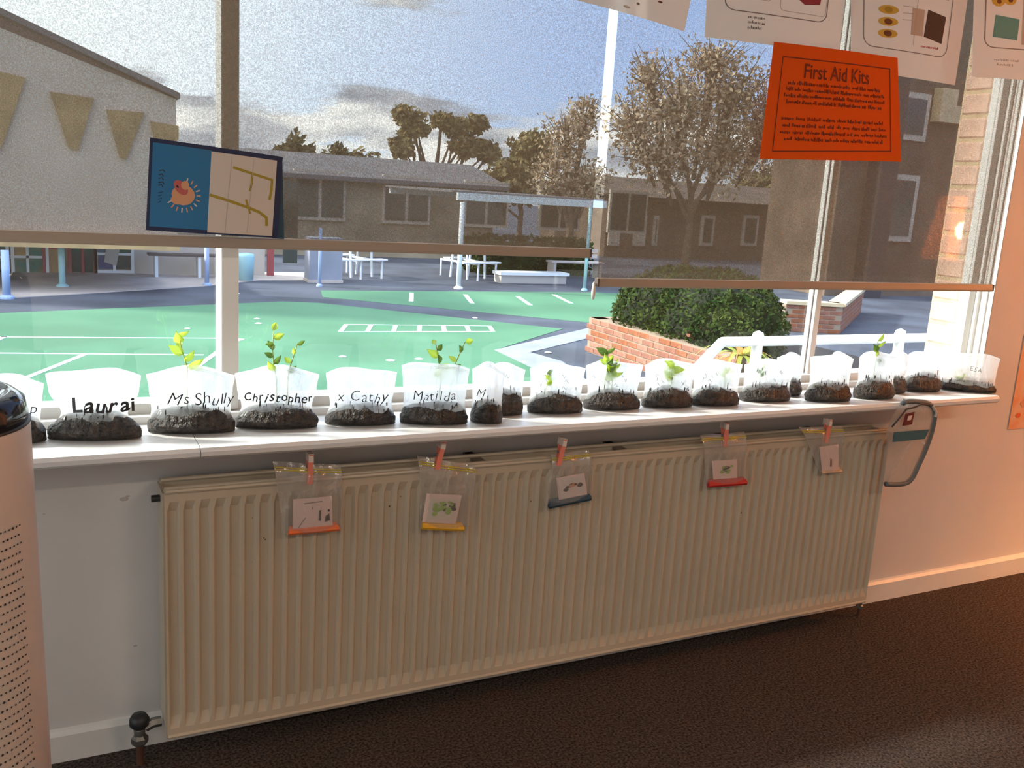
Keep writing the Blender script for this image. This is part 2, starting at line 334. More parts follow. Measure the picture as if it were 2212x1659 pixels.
for k, (a, b) in enumerate(((WX0, JX-0.001), (JX+0.001, 2.640))):
    s = MB().prism([(a, 0.05, SILL_Z), (a, 0.05, SILL_Z-0.026), (a, -0.192, SILL_Z-0.026), (a, -0.200, SILL_Z-0.020), (a, -0.202, SILL_Z-0.010), (a, -0.197, SILL_Z-0.002), (a, -0.188, SILL_Z)], (b-a, 0, 0))
    obj('sill_board', s, 'sill', win)
obj('sill_end', box(2.640, WX1, 0.0, 0.05, SILL_Z-0.026, SILL_Z), 'sill', win)

# added ceiling lamps, out of view, to brighten the room
for k, (x, y) in enumerate(((-1.2, -3.7), (1.8, -3.7))):
    t = thing('added_ceiling_lamp', 'added long white batten lamp on the ceiling', 'lamp', (x, y, RH), 0, 'added ceiling lamps out of view')
    obj('lamp_body', box(-0.6, 0.6, -0.09, 0.09, -0.06, 0), 'trim', t)
    obj('diffuser', box(-0.58, 0.58, -0.075, 0.075, -0.072, -0.06), 'lamp_white', t)
    ld = bpy.data.lights.new('lamp_light', 'AREA'); ld.shape = 'RECTANGLE'; ld.size = 1.15; ld.size_y = 0.14; ld.energy = ADDED_CEILING_LAMP_W; ld.color = (1, 0.84, 0.66)
    lo = bpy.data.objects.new('lamp_light', ld); C.objects.link(lo); lo.parent = t; lo.location = (0, 0, -0.08)
# added amber floor lamp, out of view, to turn the right wall orange
t = thing('added_floor_lamp', 'added amber shaded floor lamp, out of view right of the window', 'lamp', (4.05, -0.95, 0))
obj('lamp_base', MB().lathe([(0.0, 0), (0.14, 0), (0.14, 0.015), (0.02, 0.03), (0.0, 0.03)], (0,0,0), 24), 'metal', t)
obj('lamp_pole', MB().tube([(0,0,0.02), (0,0,1.28)], 0.011), 'metal', t)
sh = MB()
sh.grid(lambda u, v: ((0.20-0.06*v)*math.cos(2*PI*u), (0.20-0.06*v)*math.sin(2*PI*u), 1.15+0.32*v), 32, 4)
obj('lamp_shade', sh, 'shade', t, True)
ld = bpy.data.lights.new('bulb', 'POINT'); ld.energy = ADDED_FLOOR_LAMP_W; ld.color = (1, 0.42, 0.14); ld.shadow_soft_size = 0.05
lo = bpy.data.objects.new('bulb', ld); C.objects.link(lo); lo.parent = t; lo.location = (0, 0, 1.30)

# ================================================================== radiator
RL, RZ0, RZ1, RYF = 2.228, 0.077, 0.677, -0.130
rad = thing('radiator', 'long cream ribbed panel radiator on the wall under the window sill', 'radiator', (0, 0, RZ0))
H = RZ1 - RZ0
def fluted(y_ridge, depth, sgn):
    mb = MB(); npitch = 67; p = RL / npitch
    xs, dp = [], []
    for k in range(npitch):
        x = k*p
        for fx, d in ((0.0, 0), (0.16, 0), (0.34, 1), (0.78, 1), (0.96, 0)):
            xs.append(x + fx*p); dp.append(d)
    xs.append(RL); dp.append(0)
    zs = [(0, 0), (0.010, 0), (0.024, 0.0), (0.052, 1), (H-0.050, 1), (H-0.026, 0.0), (H-0.018, 0), (H-0.012, 0), (H, 0)]
    n = len(xs)
    for z, w in zs: mb.v += [(x, y_ridge + sgn*depth*d*w, z) for x, d in zip(xs, dp)]
    for j in range(len(zs)-1):
        for i in range(n-1):
            mb.f.append((j*n+i, j*n+i+1, (j+1)*n+i+1, (j+1)*n+i) if sgn > 0 else (j*n+i, (j+1)*n+i, (j+1)*n+i+1, j*n+i+1))
    return mb
fp = obj('front_panel', fluted(RYF, 0.009, 1), 'radiator', rad)
obj('front_panel_back', box(0.0, RL, RYF+0.012, RYF+0.018, 0, H), 'radiator', rad)
obj('top_bead', MB().tube([(0.002, RYF-0.001, H-0.002), (RL-0.002, RYF-0.001, H-0.002)], 0.0055, 8), 'radiator', rad)
obj('seam_bead', MB().tube([(0.002, RYF+0.014, H), (RL-0.002, RYF+0.014, H)], 0.005, 8), 'radiator', rad)
obj('bottom_bead', MB().tube([(0.002, RYF+0.003, 0.004), (RL-0.002, RYF+0.003, 0.004)], 0.006, 8), 'radiator', rad)
obj('back_panel', box(0.0, RL, -0.052, -0.034, 0, H), 'radiator', rad)
obj('back_bead', MB().tube([(0.002, -0.052, H), (RL-0.002, -0.052, H)], 0.005, 8), 'radiator', rad)
fins = MB()
for k in range(110):
    x = 0.03 + k*(RL-0.06)/109; fins.box(x-0.001, x+0.001, RYF+0.020, -0.054, 0.03, H-0.03)
stuff(obj('convector_fins', fins, 'rad_dark', rad))
for x in (0.30, 0.78, 1.22, 1.62, 1.98):
    obj('hanging_bracket', MB().box(x-0.014, x+0.014, -0.118, 0.0-0.001, H-0.012, H-0.004).box(x-0.010, x+0.010, -0.034, -0.001, 0.05, H-0.004), 'rad_dark', rad)
for x in (0.0, RL):
    e = obj('side_cap', box(x-0.004, x+0.004, RYF+0.004, -0.036, 0.03, H-0.006), 'radiator', rad)
bv = MB(); bv.tube([(-0.022, -0.085, H-0.03), (-0.002, -0.085, H-0.03)], 0.008, 10)
obj('bleed_valve', bv, 'blackmat', rad)
rnd = random.Random(4)
for (px, py) in ((548, 1122), (572, 1165), (575, 1168), (548, 1218), (868, 1075), (1150, 1085), (1605, 1110), (1424, 1100), (844, 1096), (660, 1130)):
    q = at_y(px, py, RYF); s = rnd.uniform(0.0016, 0.0030)
    c = obj('paint_chip', MB().lathe([(0, 0), (s, 0), (s*0.8, 0.0012), (0, 0.0012)], (0,0,0), 7), 'chip', rad); c.location = (q.x, RYF+0.010, q.z-RZ0); c.rotation_euler = (PI/2, 0, 0)
def valve(x, sgn, label):
    t = thing('radiator_valve', label, 'valve', (x, -0.085, 0.0))
    obj('pipe', MB().tube([(0, 0, 0), (0, 0, 0.055)], 0.0085, 12), 'copper', t)
    obj('nut', MB().lathe([(0, 0), (0.017, 0), (0.019, 0.006), (0.019, 0.016), (0.013, 0.024), (0, 0.024)], (0, 0, 0.052), 6), 'metal', t)
    obj('body', MB().lathe([(0, 0), (0.012, 0), (0.013, 0.02), (0.010, 0.03), (0, 0.03)], (0, 0, 0.070), 14), 'metal', t)
    obj('knob', MB().lathe([(0, 0), (0.015, 0), (0.022, 0.008), (0.022, 0.022), (0.016, 0.032), (0, 0.034)], (0, 0, 0.094), 16), 'blackmat', t, True)
    obj('tail_nut', MB().tube([(sgn*0.012, 0, 0.092), (sgn*0.030, 0, 0.100), (sgn*0.048, 0, 0.100)], 0.012, 6), 'metal', t)
    return t
valve(-0.056, 1, 'brown pipe valve at the purifier end of the radiator')
v2 = valve(RL+0.028, -1, 'small pipe valve at the radiator end under the hanging pouch'); v2.scale = (0.55, 0.7, 0.62)

# marks on the wall paint
for k, (px, py, s) in enumerate(((268, 1078, 0.010), (276, 1072, 0.005), (292, 1395, 0.005), (95, 1110, 0.003))):
    q = at_y(px, py, 0); o = obj('wall_scuff', MB().lathe([(0,0), (s,0), (s*0.7,0.0008), (0,0.0008)], (0,0,0), 7), 'pale_grey', bpy.data.objects['wall_front']); o.location = (q.x, -0.0002, q.z); o.rotation_euler = (PI/2, 0, 0); o.scale = (1, 0.5, 1)

# ================================================================== roller blinds
def blind(x0, x1, zb, label, y):
    t = thing('roller_blind', label, 'blind', ((x0+x1)/2, y, zb))
    hw = (x1-x0)/2
    obj('fabric', MB().grid(lambda u, v: (-hw + 2*hw*u, 0.0015*math.sin(u*9+v*3), 0.012 + v*(WZ1-0.03-zb-0.012)), 24, 12), 'blind', t, True)
    r = MB(); n = 12
    prof = [(0.0, 0.026), (-0.006, 0.024), (-0.008, 0.006), (-0.006, 0.0), (0.006, 0.0), (0.008, 0.006), (0.006, 0.024)]
    r.prism([(-hw, a, b-0.004) for a, b in prof], (2*hw, 0, 0))
    obj('bottom_rail', r, 'rail', t)
    for s in (-1, 1): obj('rail_cap', box(s*hw-0.003, s*hw+0.003, -0.008, 0.008, -0.002, 0.020), 'rail_cap' if 'rail_cap' in M else 'bench', t)
    obj('roller_tube', MB().tube([(-hw, 0.0, WZ1-0.03-zb), (hw, 0, WZ1-0.03-zb)], 0.024, 14), 'white_plastic', t)
    return t
BY = -0.02
ZB1, ZB2 = 1.206, 1.124
blind(WX0+0.02, 1.100, ZB1-0.004, 'wide brown mesh roller blind with the blue card on it', BY)
blind(1.131, 2.755, ZB2, 'brown mesh roller blind with white and orange sheets stuck on it', BY)
tag(obj('chain_weight', MB().lathe([(0,0),(0.004,0.002),(0.006,0.02),(0.004,0.045),(0.0,0.05)], (1.122, -0.02, 1.085), 12), 'white_plastic', None, True), 'small white blind pull hanging in the gap between the blinds', 'blind pull')

# ================================================================== papers on the blinds
PY = -0.036
class Sheet:
    """four-cornered sheet; P(u,v) with v=0 at the bottom, slightly bowed towards the room"""
    def __init__(s, tl, tr, br, bl, y=PY, bow=0.006, curl=0.0):
        s.c = [V(q) for q in (bl, br, tr, tl)]; s.bow = bow; s.curl = curl
    def P(s, u, v, out=0.0):
        p = s.c[0].lerp(s.c[1], u).lerp(s.c[3].lerp(s.c[2], u), v)
        p = p.copy(); p.y -= s.bow*math.sin(PI*min(max(u,0),1)) * (1-0.3*v) + s.curl*max(0, u-0.6)**2*(1-v)*6 + out
        return p
    def sheet(s, name, m, label, cat, group=None):
        t = thing(name, label, cat, s.P(0.5, 0)); s.o = t.location.copy(); s.t = t
        mb = MB().grid(lambda u, v: s.P(u, v) - s.o, 14, 10); n = len(mb.v)
        mb.grid(lambda u, v: s.P(1-u, v, -0.0006) - s.o, 14, 10)
        obj('sheet', mb, m, t, True); return t
    def poly(s, name, uv, m, out=0.0006, n=6):
        """flat print: polygon in sheet coordinates, finely split so that it follows the bow"""
        mb = MB(); pts = []
        k = len(uv)
        for i in range(k):
            a, b = uv[i], uv[(i+1) % k]
            for j in range(n): pts.append((a[0]+(b[0]-a[0])*j/n, a[1]+(b[1]-a[1])*j/n))
        c = (sum(p[0] for p in pts)/len(pts), sum(p[1] for p in pts)/len(pts))
        vs = [s.P(*c, out) - s.o] + [s.P(*p, out) - s.o for p in pts]
        mb.add(vs, [(0, 1+i, 1+(i+1) % len(pts)) for i in range(len(pts))]); return obj(name, mb, m, s.t)
    def quad(s, name, u0, u1, v0, v1, m, out=0.0006):
        mb = MB().grid(lambda a, b: s.P(u0+(u1-u0)*a, v0+(v1-v0)*b, out) - s.o, 8, 4); return obj(name, mb, m, s.t)
    def line(s, name, pts, w, m, out=0.0009, asp=1.0, closed=False):
        """stroke along points; w in u units, asp = sheet width / height"""
        mb = MB()
        pts = [V((p[0], p[1])) for p in pts]; 
        if closed: pts.append(pts[0])
        for a, b in zip(pts[:-1], pts[1:]):
            d = V(((b-a).x*asp, (b-a).y)); 
            if d.length < 1e-6: continue
            d.normalize(); nx, ny = -d.y*w/2, d.x*w/2*asp; ex, ey = d.x*w*0.3, d.y*w*asp*0.3; k = max(1, int((b-a).length/0.08))
            for j in range(k):
                p = a.lerp(b, j/k); q = a.lerp(b, (j+1)/k)
                mb.add([s.P(p.x+nx-ex, p.y+ny-ey, out)-s.o, s.P(p.x-nx-ex, p.y-ny-ey, out)-s.o, s.P(q.x-nx+ex, q.y-ny+ey, out)-s.o, s.P(q.x+nx+ex, q.y+ny+ey, out)-s.o], [(0,1,2,3)])
        return obj(name, mb, m, s.t)
    def text(s, name, body, cu, cv, size_u, m, rot=0, shear=0, bold=0.0, asp=1.0, out=0.001, sx=1.0):
        mb = text_mb(body, 1.0, shear, bold, sx=sx); c, sn = math.cos(rot), math.sin(rot)
        mb.v = [s.P(cu + (x*c - z*sn)*size_u, cv + (x*sn + z*c)*size_u*asp, out) - s.o for x, _, z in mb.v]; return obj(name, mb, m, s.t)
    def scribble(s, name, u0, u1, v, h, m, rnd, asp=1.0, slope=0.0):
        """a line of print too small to read: word-length runs of short strokes"""
        mb = MB(); u = u0
        while u < u1 - 0.01:
            wl = min(rnd.uniform(0.03, 0.10), u1-u); x = u
            while x < u + wl:
                hh = h*rnd.choice((0.6, 0.6, 0.7, 1.0)); ww = rnd.uniform(0.005, 0.010); vv = v + slope*(x-u0)
                lo_ = vv + (h*0.15 if rnd.random() < 0.5 else 0)
                mb.add([s.P(x, lo_, 0.0009)-s.o, s.P(x+ww, lo_, 0.0009)-s.o, s.P(x+ww, vv+hh, 0.0009)-s.o, s.P(x, vv+hh, 0.0009)-s.o], [(0,1,2,3)]); x += ww + rnd.uniform(0.002, 0.005)
            u += wl + rnd.uniform(0.012, 0.02)
        return stuff(obj(name, mb, m, s.t))

def rrect(u0, u1, v0, v1, ru, rv, n=5):
    pts = []
    for cu, cv, a in ((u1-ru, v1-rv, 0), (u0+ru, v1-rv, PI/2), (u0+ru, v0+rv, PI), (u1-ru, v0+rv, 1.5*PI)):
        pts += [(cu + ru*math.cos(a+PI/2*k/n), cv + rv*math.sin(a+PI/2*k/n)) for k in range(n+1)]
    return pts
def ell(cu, cv, ru, rv, n=16, rot=0):
    return [(cu + ru*math.cos(2*PI*k/n)*math.cos(rot) - rv*math.sin(2*PI*k/n)*math.sin(rot), cv + ru*math.cos(2*PI*k/n)*math.sin(rot) + rv*math.sin(2*PI*k/n)*math.cos(rot)) for k in range(n)]

# blue bordered letter card on the wide blind
s = Sheet(at_y(324,297,PY), at_y(611,339,PY), at_y(599,514,PY), at_y(315,497,PY), bow=0.010)
s.sheet('letter_card', 'navy', 'navy bordered letter card turned sideways above the blind bottom rail', 'card')
s.quad('blue_half', 0.022, 0.445, 0.045, 0.955, 'blue'); s.quad('cream_half', 0.445, 0.955, 0.02, 0.945, 'card_cream')
A = 1.55
for v in (0.35, 0.66): pass
s.line('ruled_line', [(0.58, 0.04), (0.60, 0.92)], 0.004, 'pale_grey', asp=A); s.line('ruled_line', [(0.75, 0.04), (0.77, 0.92)], 0.004, 'pale_grey', asp=A)
s.line('letter_shape', [(0.62, 0.795), (0.72, 0.765), (0.82, 0.735), (0.925, 0.705), (0.925, 0.58), (0.915, 0.47)], 0.020, 'mustard', asp=A)
s.line('letter_shape', [(0.765, 0.745), (0.765, 0.64), (0.755, 0.55)], 0.018, 'mustard', asp=A)
s.line('letter_shape', [(0.455, 0.45), (0.55, 0.42), (0.65, 0.385), (0.76, 0.34), (0.84, 0.30), (0.90, 0.24), (0.905, 0.15)], 0.022, 'mustard', asp=A)
s.line('letter_shape', [(0.73, 0.43), (0.745, 0.36), (0.765, 0.28)], 0.018, 'mustard', asp=A)
s.poly('bird_body', ell(0.255, 0.42, 0.085, 0.115), 'peach', 0.0010, 2); s.poly('bird_wing', ell(0.235, 0.50, 0.045, 0.085, rot=0.4), 'redbody', 0.0013, 2)
s.poly('bird_head', ell(0.265, 0.53, 0.030, 0.05), 'peach', 0.0014, 2); s.poly('bird_tail', ell(0.215, 0.36, 0.05, 0.05), 'peach', 0.0012, 2)
for k in range(13):
    a = -2.6 + k*0.33; c, sn = math.cos(a), math.sin(a)
    s.line('ray', [(0.255+0.10*c, 0.42+0.135*sn*1.1), (0.255+0.125*c, 0.42+0.175*sn*1.1)], 0.009, 'peach' if k % 3 else 'card_cream', asp=A)
s.line('bird_eye', [(0.205, 0.515), (0.215, 0.50)], 0.012, 'ink', 0.0018, asp=A)
mb_rnd = random.Random(8)
for v, l in ((0.66, 0.03), (0.615, 0.02), (0.575, 0.022), (0.53, 0.028), (0.50, 0.02)): s.line('handwriting', [(0.075, v), (0.075 + l, v + 0.012), (0.085 + l, v - 0.012)], 0.006, 'near_black', asp=A)
for v, l in ((0.42, 0.03), (0.385, 0.022), (0.35, 0.025), (0.315, 0.02)): s.line('handwriting', [(0.078, v), (0.078 + l, v + 0.014)], 0.005, 'navy', asp=A)
s.poly('folded_edge', [(0.975, 0.955), (1.0, 0.955), (1.058, -0.01), (0.958, -0.01)], 'stick_blue', -0.002, n=4)

# orange notice
s = Sheet(at_y(1672,90,PY-0.026), at_y(1939,125,PY-0.026), at_y(1936,349,PY-0.026), at_y(1641,343,PY-0.026), bow=0.012, curl=0.02)
s.sheet('notice_sheet', 'orange_paper', 'bright orange printed notice about first aid stuck over the white sheets', 'notice')
A = 1.62
s.line('border_line', [(0.075, 0.07), (0.925, 0.10), (0.925, 0.885), (0.075, 0.885)], 0.006, 'darkorange', asp=A, closed=True)
s.text('heading', 'First Aid Kits', 0.49, 0.775, 0.105, 'darkorange', asp=A*1.05, bold=0.012, sx=0.92)
rnd = random.Random(3)
for v, a, b in ((0.655, 0.13, 0.86), (0.60, 0.12, 0.87), (0.545, 0.11, 0.88), (0.49, 0.13, 0.85), (0.345, 0.11, 0.89), (0.285, 0.12, 0.89), (0.225, 0.11, 0.89), (0.165, 0.14, 0.86)):
    s.scribble('print_line', a, b, v, 0.036, 'darkorange', rnd)

# white worksheets
GW = 'white worksheets on the blind'
s = Sheet(at_y(1190,-140,PY), at_y(1510,-90,PY), at_y(1478,68,PY), at_y(1236,-2,PY), bow=0.012)
s.sheet('worksheet', 'paper', 'almost blank white sheet at the gap between the blinds', 'paper', GW)
s.poly('pencil_mark', ell(0.55, 0.19, 0.014, 0.02), 'grey_line', n=1); s.poly('pencil_mark', ell(0.74, 0.30, 0.02, 0.015), 'brownspot', n=1); s.poly('faint_stain', ell(0.45, 0.10, 0.03, 0.02), 'card_cream', n=1)

s = Sheet(at_y(1540,-260,PY-0.001), at_y(1850,-200,PY-0.001), at_y(1812,118,PY-0.001), at_y(1522,80,PY-0.001), bow=0.010)
s.sheet('worksheet', 'paper', 'white worksheet with blue and dark pink pictures above the orange notice', 'paper', GW)
s.line('frame_line', rrect(0.12, 0.86, 0.20, 0.90, 0.07, 0.06), 0.007, 'grey_line', asp=0.9, closed=True)
s.poly('picture', [(0.235, 0.335), (0.385, 0.315), (0.40, 0.50), (0.25, 0.52)], 'picblue', n=2); s.poly('picture', [(0.58, 0.36), (0.68, 0.30), (0.80, 0.315), (0.82, 0.52), (0.60, 0.54)], 'magenta', n=2)
s.line('cut_line', rrect(0.21, 0.43, 0.29, 0.56, 0.02, 0.02), 0.004, 'pale_grey', asp=0.9, closed=True); s.line('cut_line', rrect(0.50, 0.85, 0.24, 0.60, 0.03, 0.03), 0.004, 'pale_grey', asp=0.9, closed=True)
s.poly('dot', ell(0.53, 0.355, 0.016, 0.014), 'grey_line', n=1)
for dv in (0.0, 0.035, 0.07): s.scribble('handwriting', 0.28, 0.40, 0.09+dv, 0.022, 'grey_line', rnd)

s = Sheet(at_y(1838,-230,PY-0.012), at_y(2115,-170,PY-0.012), at_y(2063,184,PY-0.012), at_y(1838,150,PY-0.012), bow=0.010)
s.sheet('worksheet', 'paper', 'white worksheet with yellow and brown ovals and a dark square', 'paper', GW)
s.line('frame_line', rrect(0.10, 0.86, 0.155, 0.92, 0.08, 0.06), 0.007, 'grey_line', asp=0.75, closed=True)
for v in (0.385, 0.315, 0.245):
    s.poly('oval', ell(0.30, v, 0.085, 0.026, rot=0.05), 'yellow', n=1); s.poly('oval_centre', ell(0.30, v, 0.035, 0.018), 'brownspot' if v < 0.37 else 'mustard', 0.0010, n=1)
s.poly('picture', [(0.62, 0.26), (0.80, 0.235), (0.815, 0.40), (0.64, 0.425)], 'near_black', n=2); s.quad('shaded_box', 0.50, 0.61, 0.26, 0.42, 'pale_grey')
for v in (0.34, 0.38, 0.42): s.line('rule', [(0.42, v), (0.51, v+0.005)], 0.005, 'pale_grey', asp=0.75)
s.line('rule', [(0.53, 0.20), (0.55, 0.60)], 0.005, 'pale_grey', asp=0.75); s.scribble('handwriting', 0.60, 0.78, 0.195, 0.016, 'stick_red', rnd); s.scribble('handwriting', 0.36, 0.48, 0.47, 0.018, 'grey_line', rnd); s.scribble('handwriting', 0.60, 0.82, 0.50, 0.016, 'grey_line', rnd)

s = Sheet(at_y(2110,-200,PY-0.002), at_y(2420,-150,PY-0.002), at_y(2390,185,PY-0.002), at_y(2099,166,PY-0.002), bow=0.008)
s.sheet('worksheet', 'paper', 'white worksheet with a teal square and yellow flowers by the window jamb', 'paper', GW)
s.line('frame_line', rrect(0.075, 0.90, 0.19, 0.92, 0.06, 0.05), 0.007, 'grey_line', asp=0.85, closed=True)
s.poly('picture', [(0.125, 0.255), (0.29, 0.245), (0.30, 0.375), (0.14, 0.39)], 'teal', n=2); s.quad('shaded_box', 0.32, 0.45, 0.22, 0.50, 'pale_grey')
for u, v in ((0.18, 0.55), (0.23, 0.49), (0.155, 0.475), (0.30, 0.55)):
    s.poly('flower', ell(u, v, 0.045, 0.035, 10), 'yellow', n=1); s.poly('flower_centre', ell(u+0.005, v-0.004, 0.016, 0.014, 8), 'brownspot', 0.0010, n=1)
s.scribble('handwriting', 0.14, 0.30, 0.11, 0.014, 'pale_grey', rnd); s.scribble('handwriting', 0.16, 0.27, 0.08, 0.014, 'pale_grey', rnd)

# print on the wall right of the window
q = at_y(2178, 928, -0.004); q2 = at_y(2207, 742, -0.004)
t = thing('wall_print', 'orange and cream printed sheet on the wall right of the window', 'poster', (q.x, -0.004, q.z))
ang = 0.0
p1 = MB().prism([(0, 0, 0), (0.30, 0, 0.0), (0.30, 0, 0.36), (0.0, 0, 0.36)], (0, 0.003, 0)); obj('sheet', p1, 'wall_paper', t)
rnd = random.Random(6)
for k in range(14):
    pp = [(rnd.uniform(0.015, 0.26) + 0.03*math.cos(a)*rnd.uniform(.6,1), -0.001, 0.02+k*0.022 + 0.02*math.sin(a)) for a in [i*1.05 for i in range(6)]]
    cx, cz = rnd.uniform(0.02, 0.26), 0.03 + k*0.023; r_ = rnd.uniform(0.012, 0.03)
    obj('printed_shape', MB().add([(cx + r_*math.cos(i*1.05), -0.0012, cz + r_*0.7*math.sin(i*1.05)) for i in range(6)], [(0,1,2,3,4,5)]), rnd.choice(['peach', 'card_cream', 'stick_orange', 'brownspot']), t)

# ================================================================== seedling bags on the sill
def bag_profile(w, h, waist):
    def hd(t):
        pts = [(0, 0.026), (0.10, 0.040), (0.25, 0.034), (0.42, 0.018), (0.7, 0.010), (1.0, 0.0035)]
        for (a, x), (b, y) in zip(pts[:-1], pts[1:]):
            if t <= b: k = (t-a)/(b-a); k = k*k*(3-2*k); return x + (y-x)*k
        return pts[-1][1]
    def hw(t):
        pts = [(0, 1.0), (0.10, 1.0), (0.40, waist), (0.75, 0.97), (1.0, 1.02)]
        for (a, x), (b, y) in zip(pts[:-1], pts[1:]):
            if t <= b: k = (t-a)/(b-a); k = k*k*(3-2*k); return (x + (y-x)*k)*w/2
        return w/2*1.02
    return hw, hd
def seedling(parent_loc, x, y, z, h, spread, seed, label, dark=False, lean=0.0, nl=7):
    r = random.Random(seed); t = thing('seedling', label, 'plant', (x, y, z), 0, 'seedlings growing in the bags')
    path = [V((lean*h*(k/5)**1.6 + 0.004*math.sin(k*1.7+seed), 0.002*math.cos(k+seed), h*k/5)) for k in range(6)]
    obj('stem', MB().tube(path, 0.0021, 6, r1=0.0012), 'stem', t, True)
    for k in range(nl):
        f = 0.45 + 0.55*(k+1)/nl; i = min(4, int(f*5)); p = path[i].lerp(path[i+1], f*5-i) if f < 1 else path[5]
        a = r.uniform(0, 6.28) if nl > 4 else k*2.2; ln = spread*r.uniform(0.7, 1.15)*(1.25-0.3*f); wd = ln*0.30; up = r.uniform(0.1, 0.9)
        d = V((math.cos(a), math.sin(a)*0.6, up)).normalized(); sd = d.cross(V((r.uniform(-.4,.4), 1, r.uniform(-.3,.5)))).normalized()
        nrm = d.cross(sd)
        def fn(u, v):
            tt = v; wv = math.sin(PI*min(1, tt**0.75*0.97+0.03)); return p + d*(ln*tt) + sd*(wd*(u-0.5)*2*wv) + nrm*(0.15*ln*(abs(u-0.5)*2)**2 - 0.25*ln*tt*tt)
        obj('leaf', MB().grid(fn, 4, 6), 'leaf2' if (r.random() < (0.5 if dark else 0.22)) else 'leaf', t, True)
    return t
GB = 'seedling bags on the window sill'
def bag(name_label, x, yf, w, h, rz, waist=0.9, text=None, tsize=0.04, tz=0.42, seed=0, soil_h=0.34, tx=0.0, bold=0.0, lean=0.0, shear=0.15, scrib=False):
    c = V((x, yf + 0.040, SILL_Z)); t = thing('soil_bag', name_label, 'bag', c, rz, GB)
    hw, hd = bag_profile(w, h, waist); n, m = 40, 20; r = random.Random(seed)
    ph = r.uniform(0, 6); ph2 = r.uniform(0, 6)
    def front(xx, tt, side=-1):
        W = hw(tt); q = max(-1, min(1, xx/W)); return side*hd(tt)*(1-q*q)**0.5 + 0.006*tt*math.sin(q*3.1+ph)*1.0 + 0.0022*math.sin(q*11+ph2+4*tt)*min(1, tt*3)
    def topz(q): return h*(1 + 0.05*math.cos(q*1.5) - 0.06*q*q + 0.02*math.sin(q*4+ph) + lean*q)
    mb = MB()
    for j in range(m+1):
        tt = j/m
        for i in range(n):
            a = 2*PI*i/n; q = math.cos(a); side = -1 if math.sin(a) < 0 else 1
            zz = 0.001 + tt*topz(q)*(1) - 0.001*tt
            mb.v.append((q*hw(tt), front(q*hw(tt), tt, side), zz))
    mb.f += [(j*n+i, j*n+(i+1) % n, (j+1)*n+(i+1) % n, (j+1)*n+i) for j in range(m) for i in range(n)]
    mb.f.append(tuple(range(n))[::-1])
    obj('film', mb, 'film', t, True)
    zs = MB(); 
    for dz in (0.93, 0.955):
        zs.tube([(q*hw(1)*0.98, front(q*hw(1)*0.98, 0.95, -1)-0.001, topz(q)*dz) for q in [k/10-1 for k in range(21)]], 0.0009, 5)
    obj('zip_strip', zs, 'film', t)
    sb = MB(); rings = 12; n2 = 48
    for j in range(rings+1):
        tt = j/rings
        for i in range(n2):
            a = 2*PI*i/n2; low_ = min(1, tt/0.70); dome = max(0.0, (tt-0.70)/0.30)
            edge = soil_h*0.84*(1.0 + 0.22*noise.noise(V((math.cos(a)*2.2+seed*3.1, math.sin(a)*2.2, 0))) + 0.10*math.cos(2*a+ph))
            k = edge*low_; s_ = (1.02 - 0.10*max(0, low_-0.5)*2*abs(math.cos(a)))*(1-dome**1.7); px, py = math.cos(a)*hw(k)*s_, math.sin(a)*hd(k)*s_
            nz = noise.noise(V((px*60+seed*7, py*60, tt*6)))
            sb.v.append((px*(1+0.03*nz), py*(1.05+0.05*nz) - (0.0018 if py < 0 else 0)*(1-dome), 0.0035 + h*(k + 0.09*dome*soil_h/0.34) + 0.003*nz*low_))
    sb.f += [(j*n2+i, j*n2+(i+1) % n2, (j+1)*n2+(i+1) % n2, (j+1)*n2+i) for j in range(rings) for i in range(n2)] + [tuple(range(n2))[::-1], tuple(rings*n2+i for i in range(n2))]
    stuff(obj('soil', sb, 'soil', t, True))
    cl = MB()
    for k in range(16):       # crumbs and streaks of soil clinging to the film
        q = r.uniform(-0.85, 0.85); tt = soil_h*r.uniform(0.9, 1.35); xx = q*hw(tt); ln = r.uniform(0.002, 0.011); ww = r.uniform(0.0008, 0.0022)
        yy = front(xx, tt) - 0.0012; cl.add([(xx-ww, yy, tt*h-ln), (xx+ww, yy, tt*h-ln*0.8), (xx+ww*0.8, yy+0.001, tt*h+ln), (xx-ww*0.5, yy+0.001, tt*h+ln*0.8)], [(0,1,2,3)])
    stuff(obj('soil_streaks', cl, 'soil', t))
    if text:
        full = text_mb(text, tsize, 0, bold); w_all = max(v[0] for v in full.v) - min(v[0] for v in full.v); pen = -w_all/2
        tm = MB()
        for ch in text:
            if ch == ' ': pen += tsize*0.30; continue
            g = text_mb(ch, tsize*r.uniform(0.88, 1.14), shear + r.uniform(-0.14, 0.14), bold - 0.0003, align='LEFT'); wd = max(v[0] for v in g.v); ro = r.uniform(-0.16, 0.16); dz = r.uniform(-0.0022, 0.0022)
            b0 = len(tm.v); tm.v += [(pen + X*math.cos(ro) - Z*math.sin(ro), 0, Z*math.cos(ro) + X*math.sin(ro) + dz) for X, _, Z in g.v]; tm.f += [tuple(b0+q for q in f) for f in g.f]; pen += wd*1.06
        tm.v = [(X+tx, front(X+tx, max(0.02, tz + Z/h)) - 0.0042, h*tz + Z) for X, _, Z in tm.v]; stuff(obj('handwriting', tm, 'ink', t))
    if scrib:
        sm = MB()
        for k in range(7):
            xx = (r.uniform(-0.35, 0.35))*w; z0 = h*r.uniform(0.5, 0.8); pts = [(xx + 0.004*i*math.cos(k), 0, z0 + 0.005*math.sin(i*1.9+k)) for i in range(4)]
            sm.tube([(a, front(a, b/h)-0.0015, b) for a, _, b in pts], 0.0006, 4)
        stuff(obj('handwriting', sm, 'inkgrey', t))
    return t

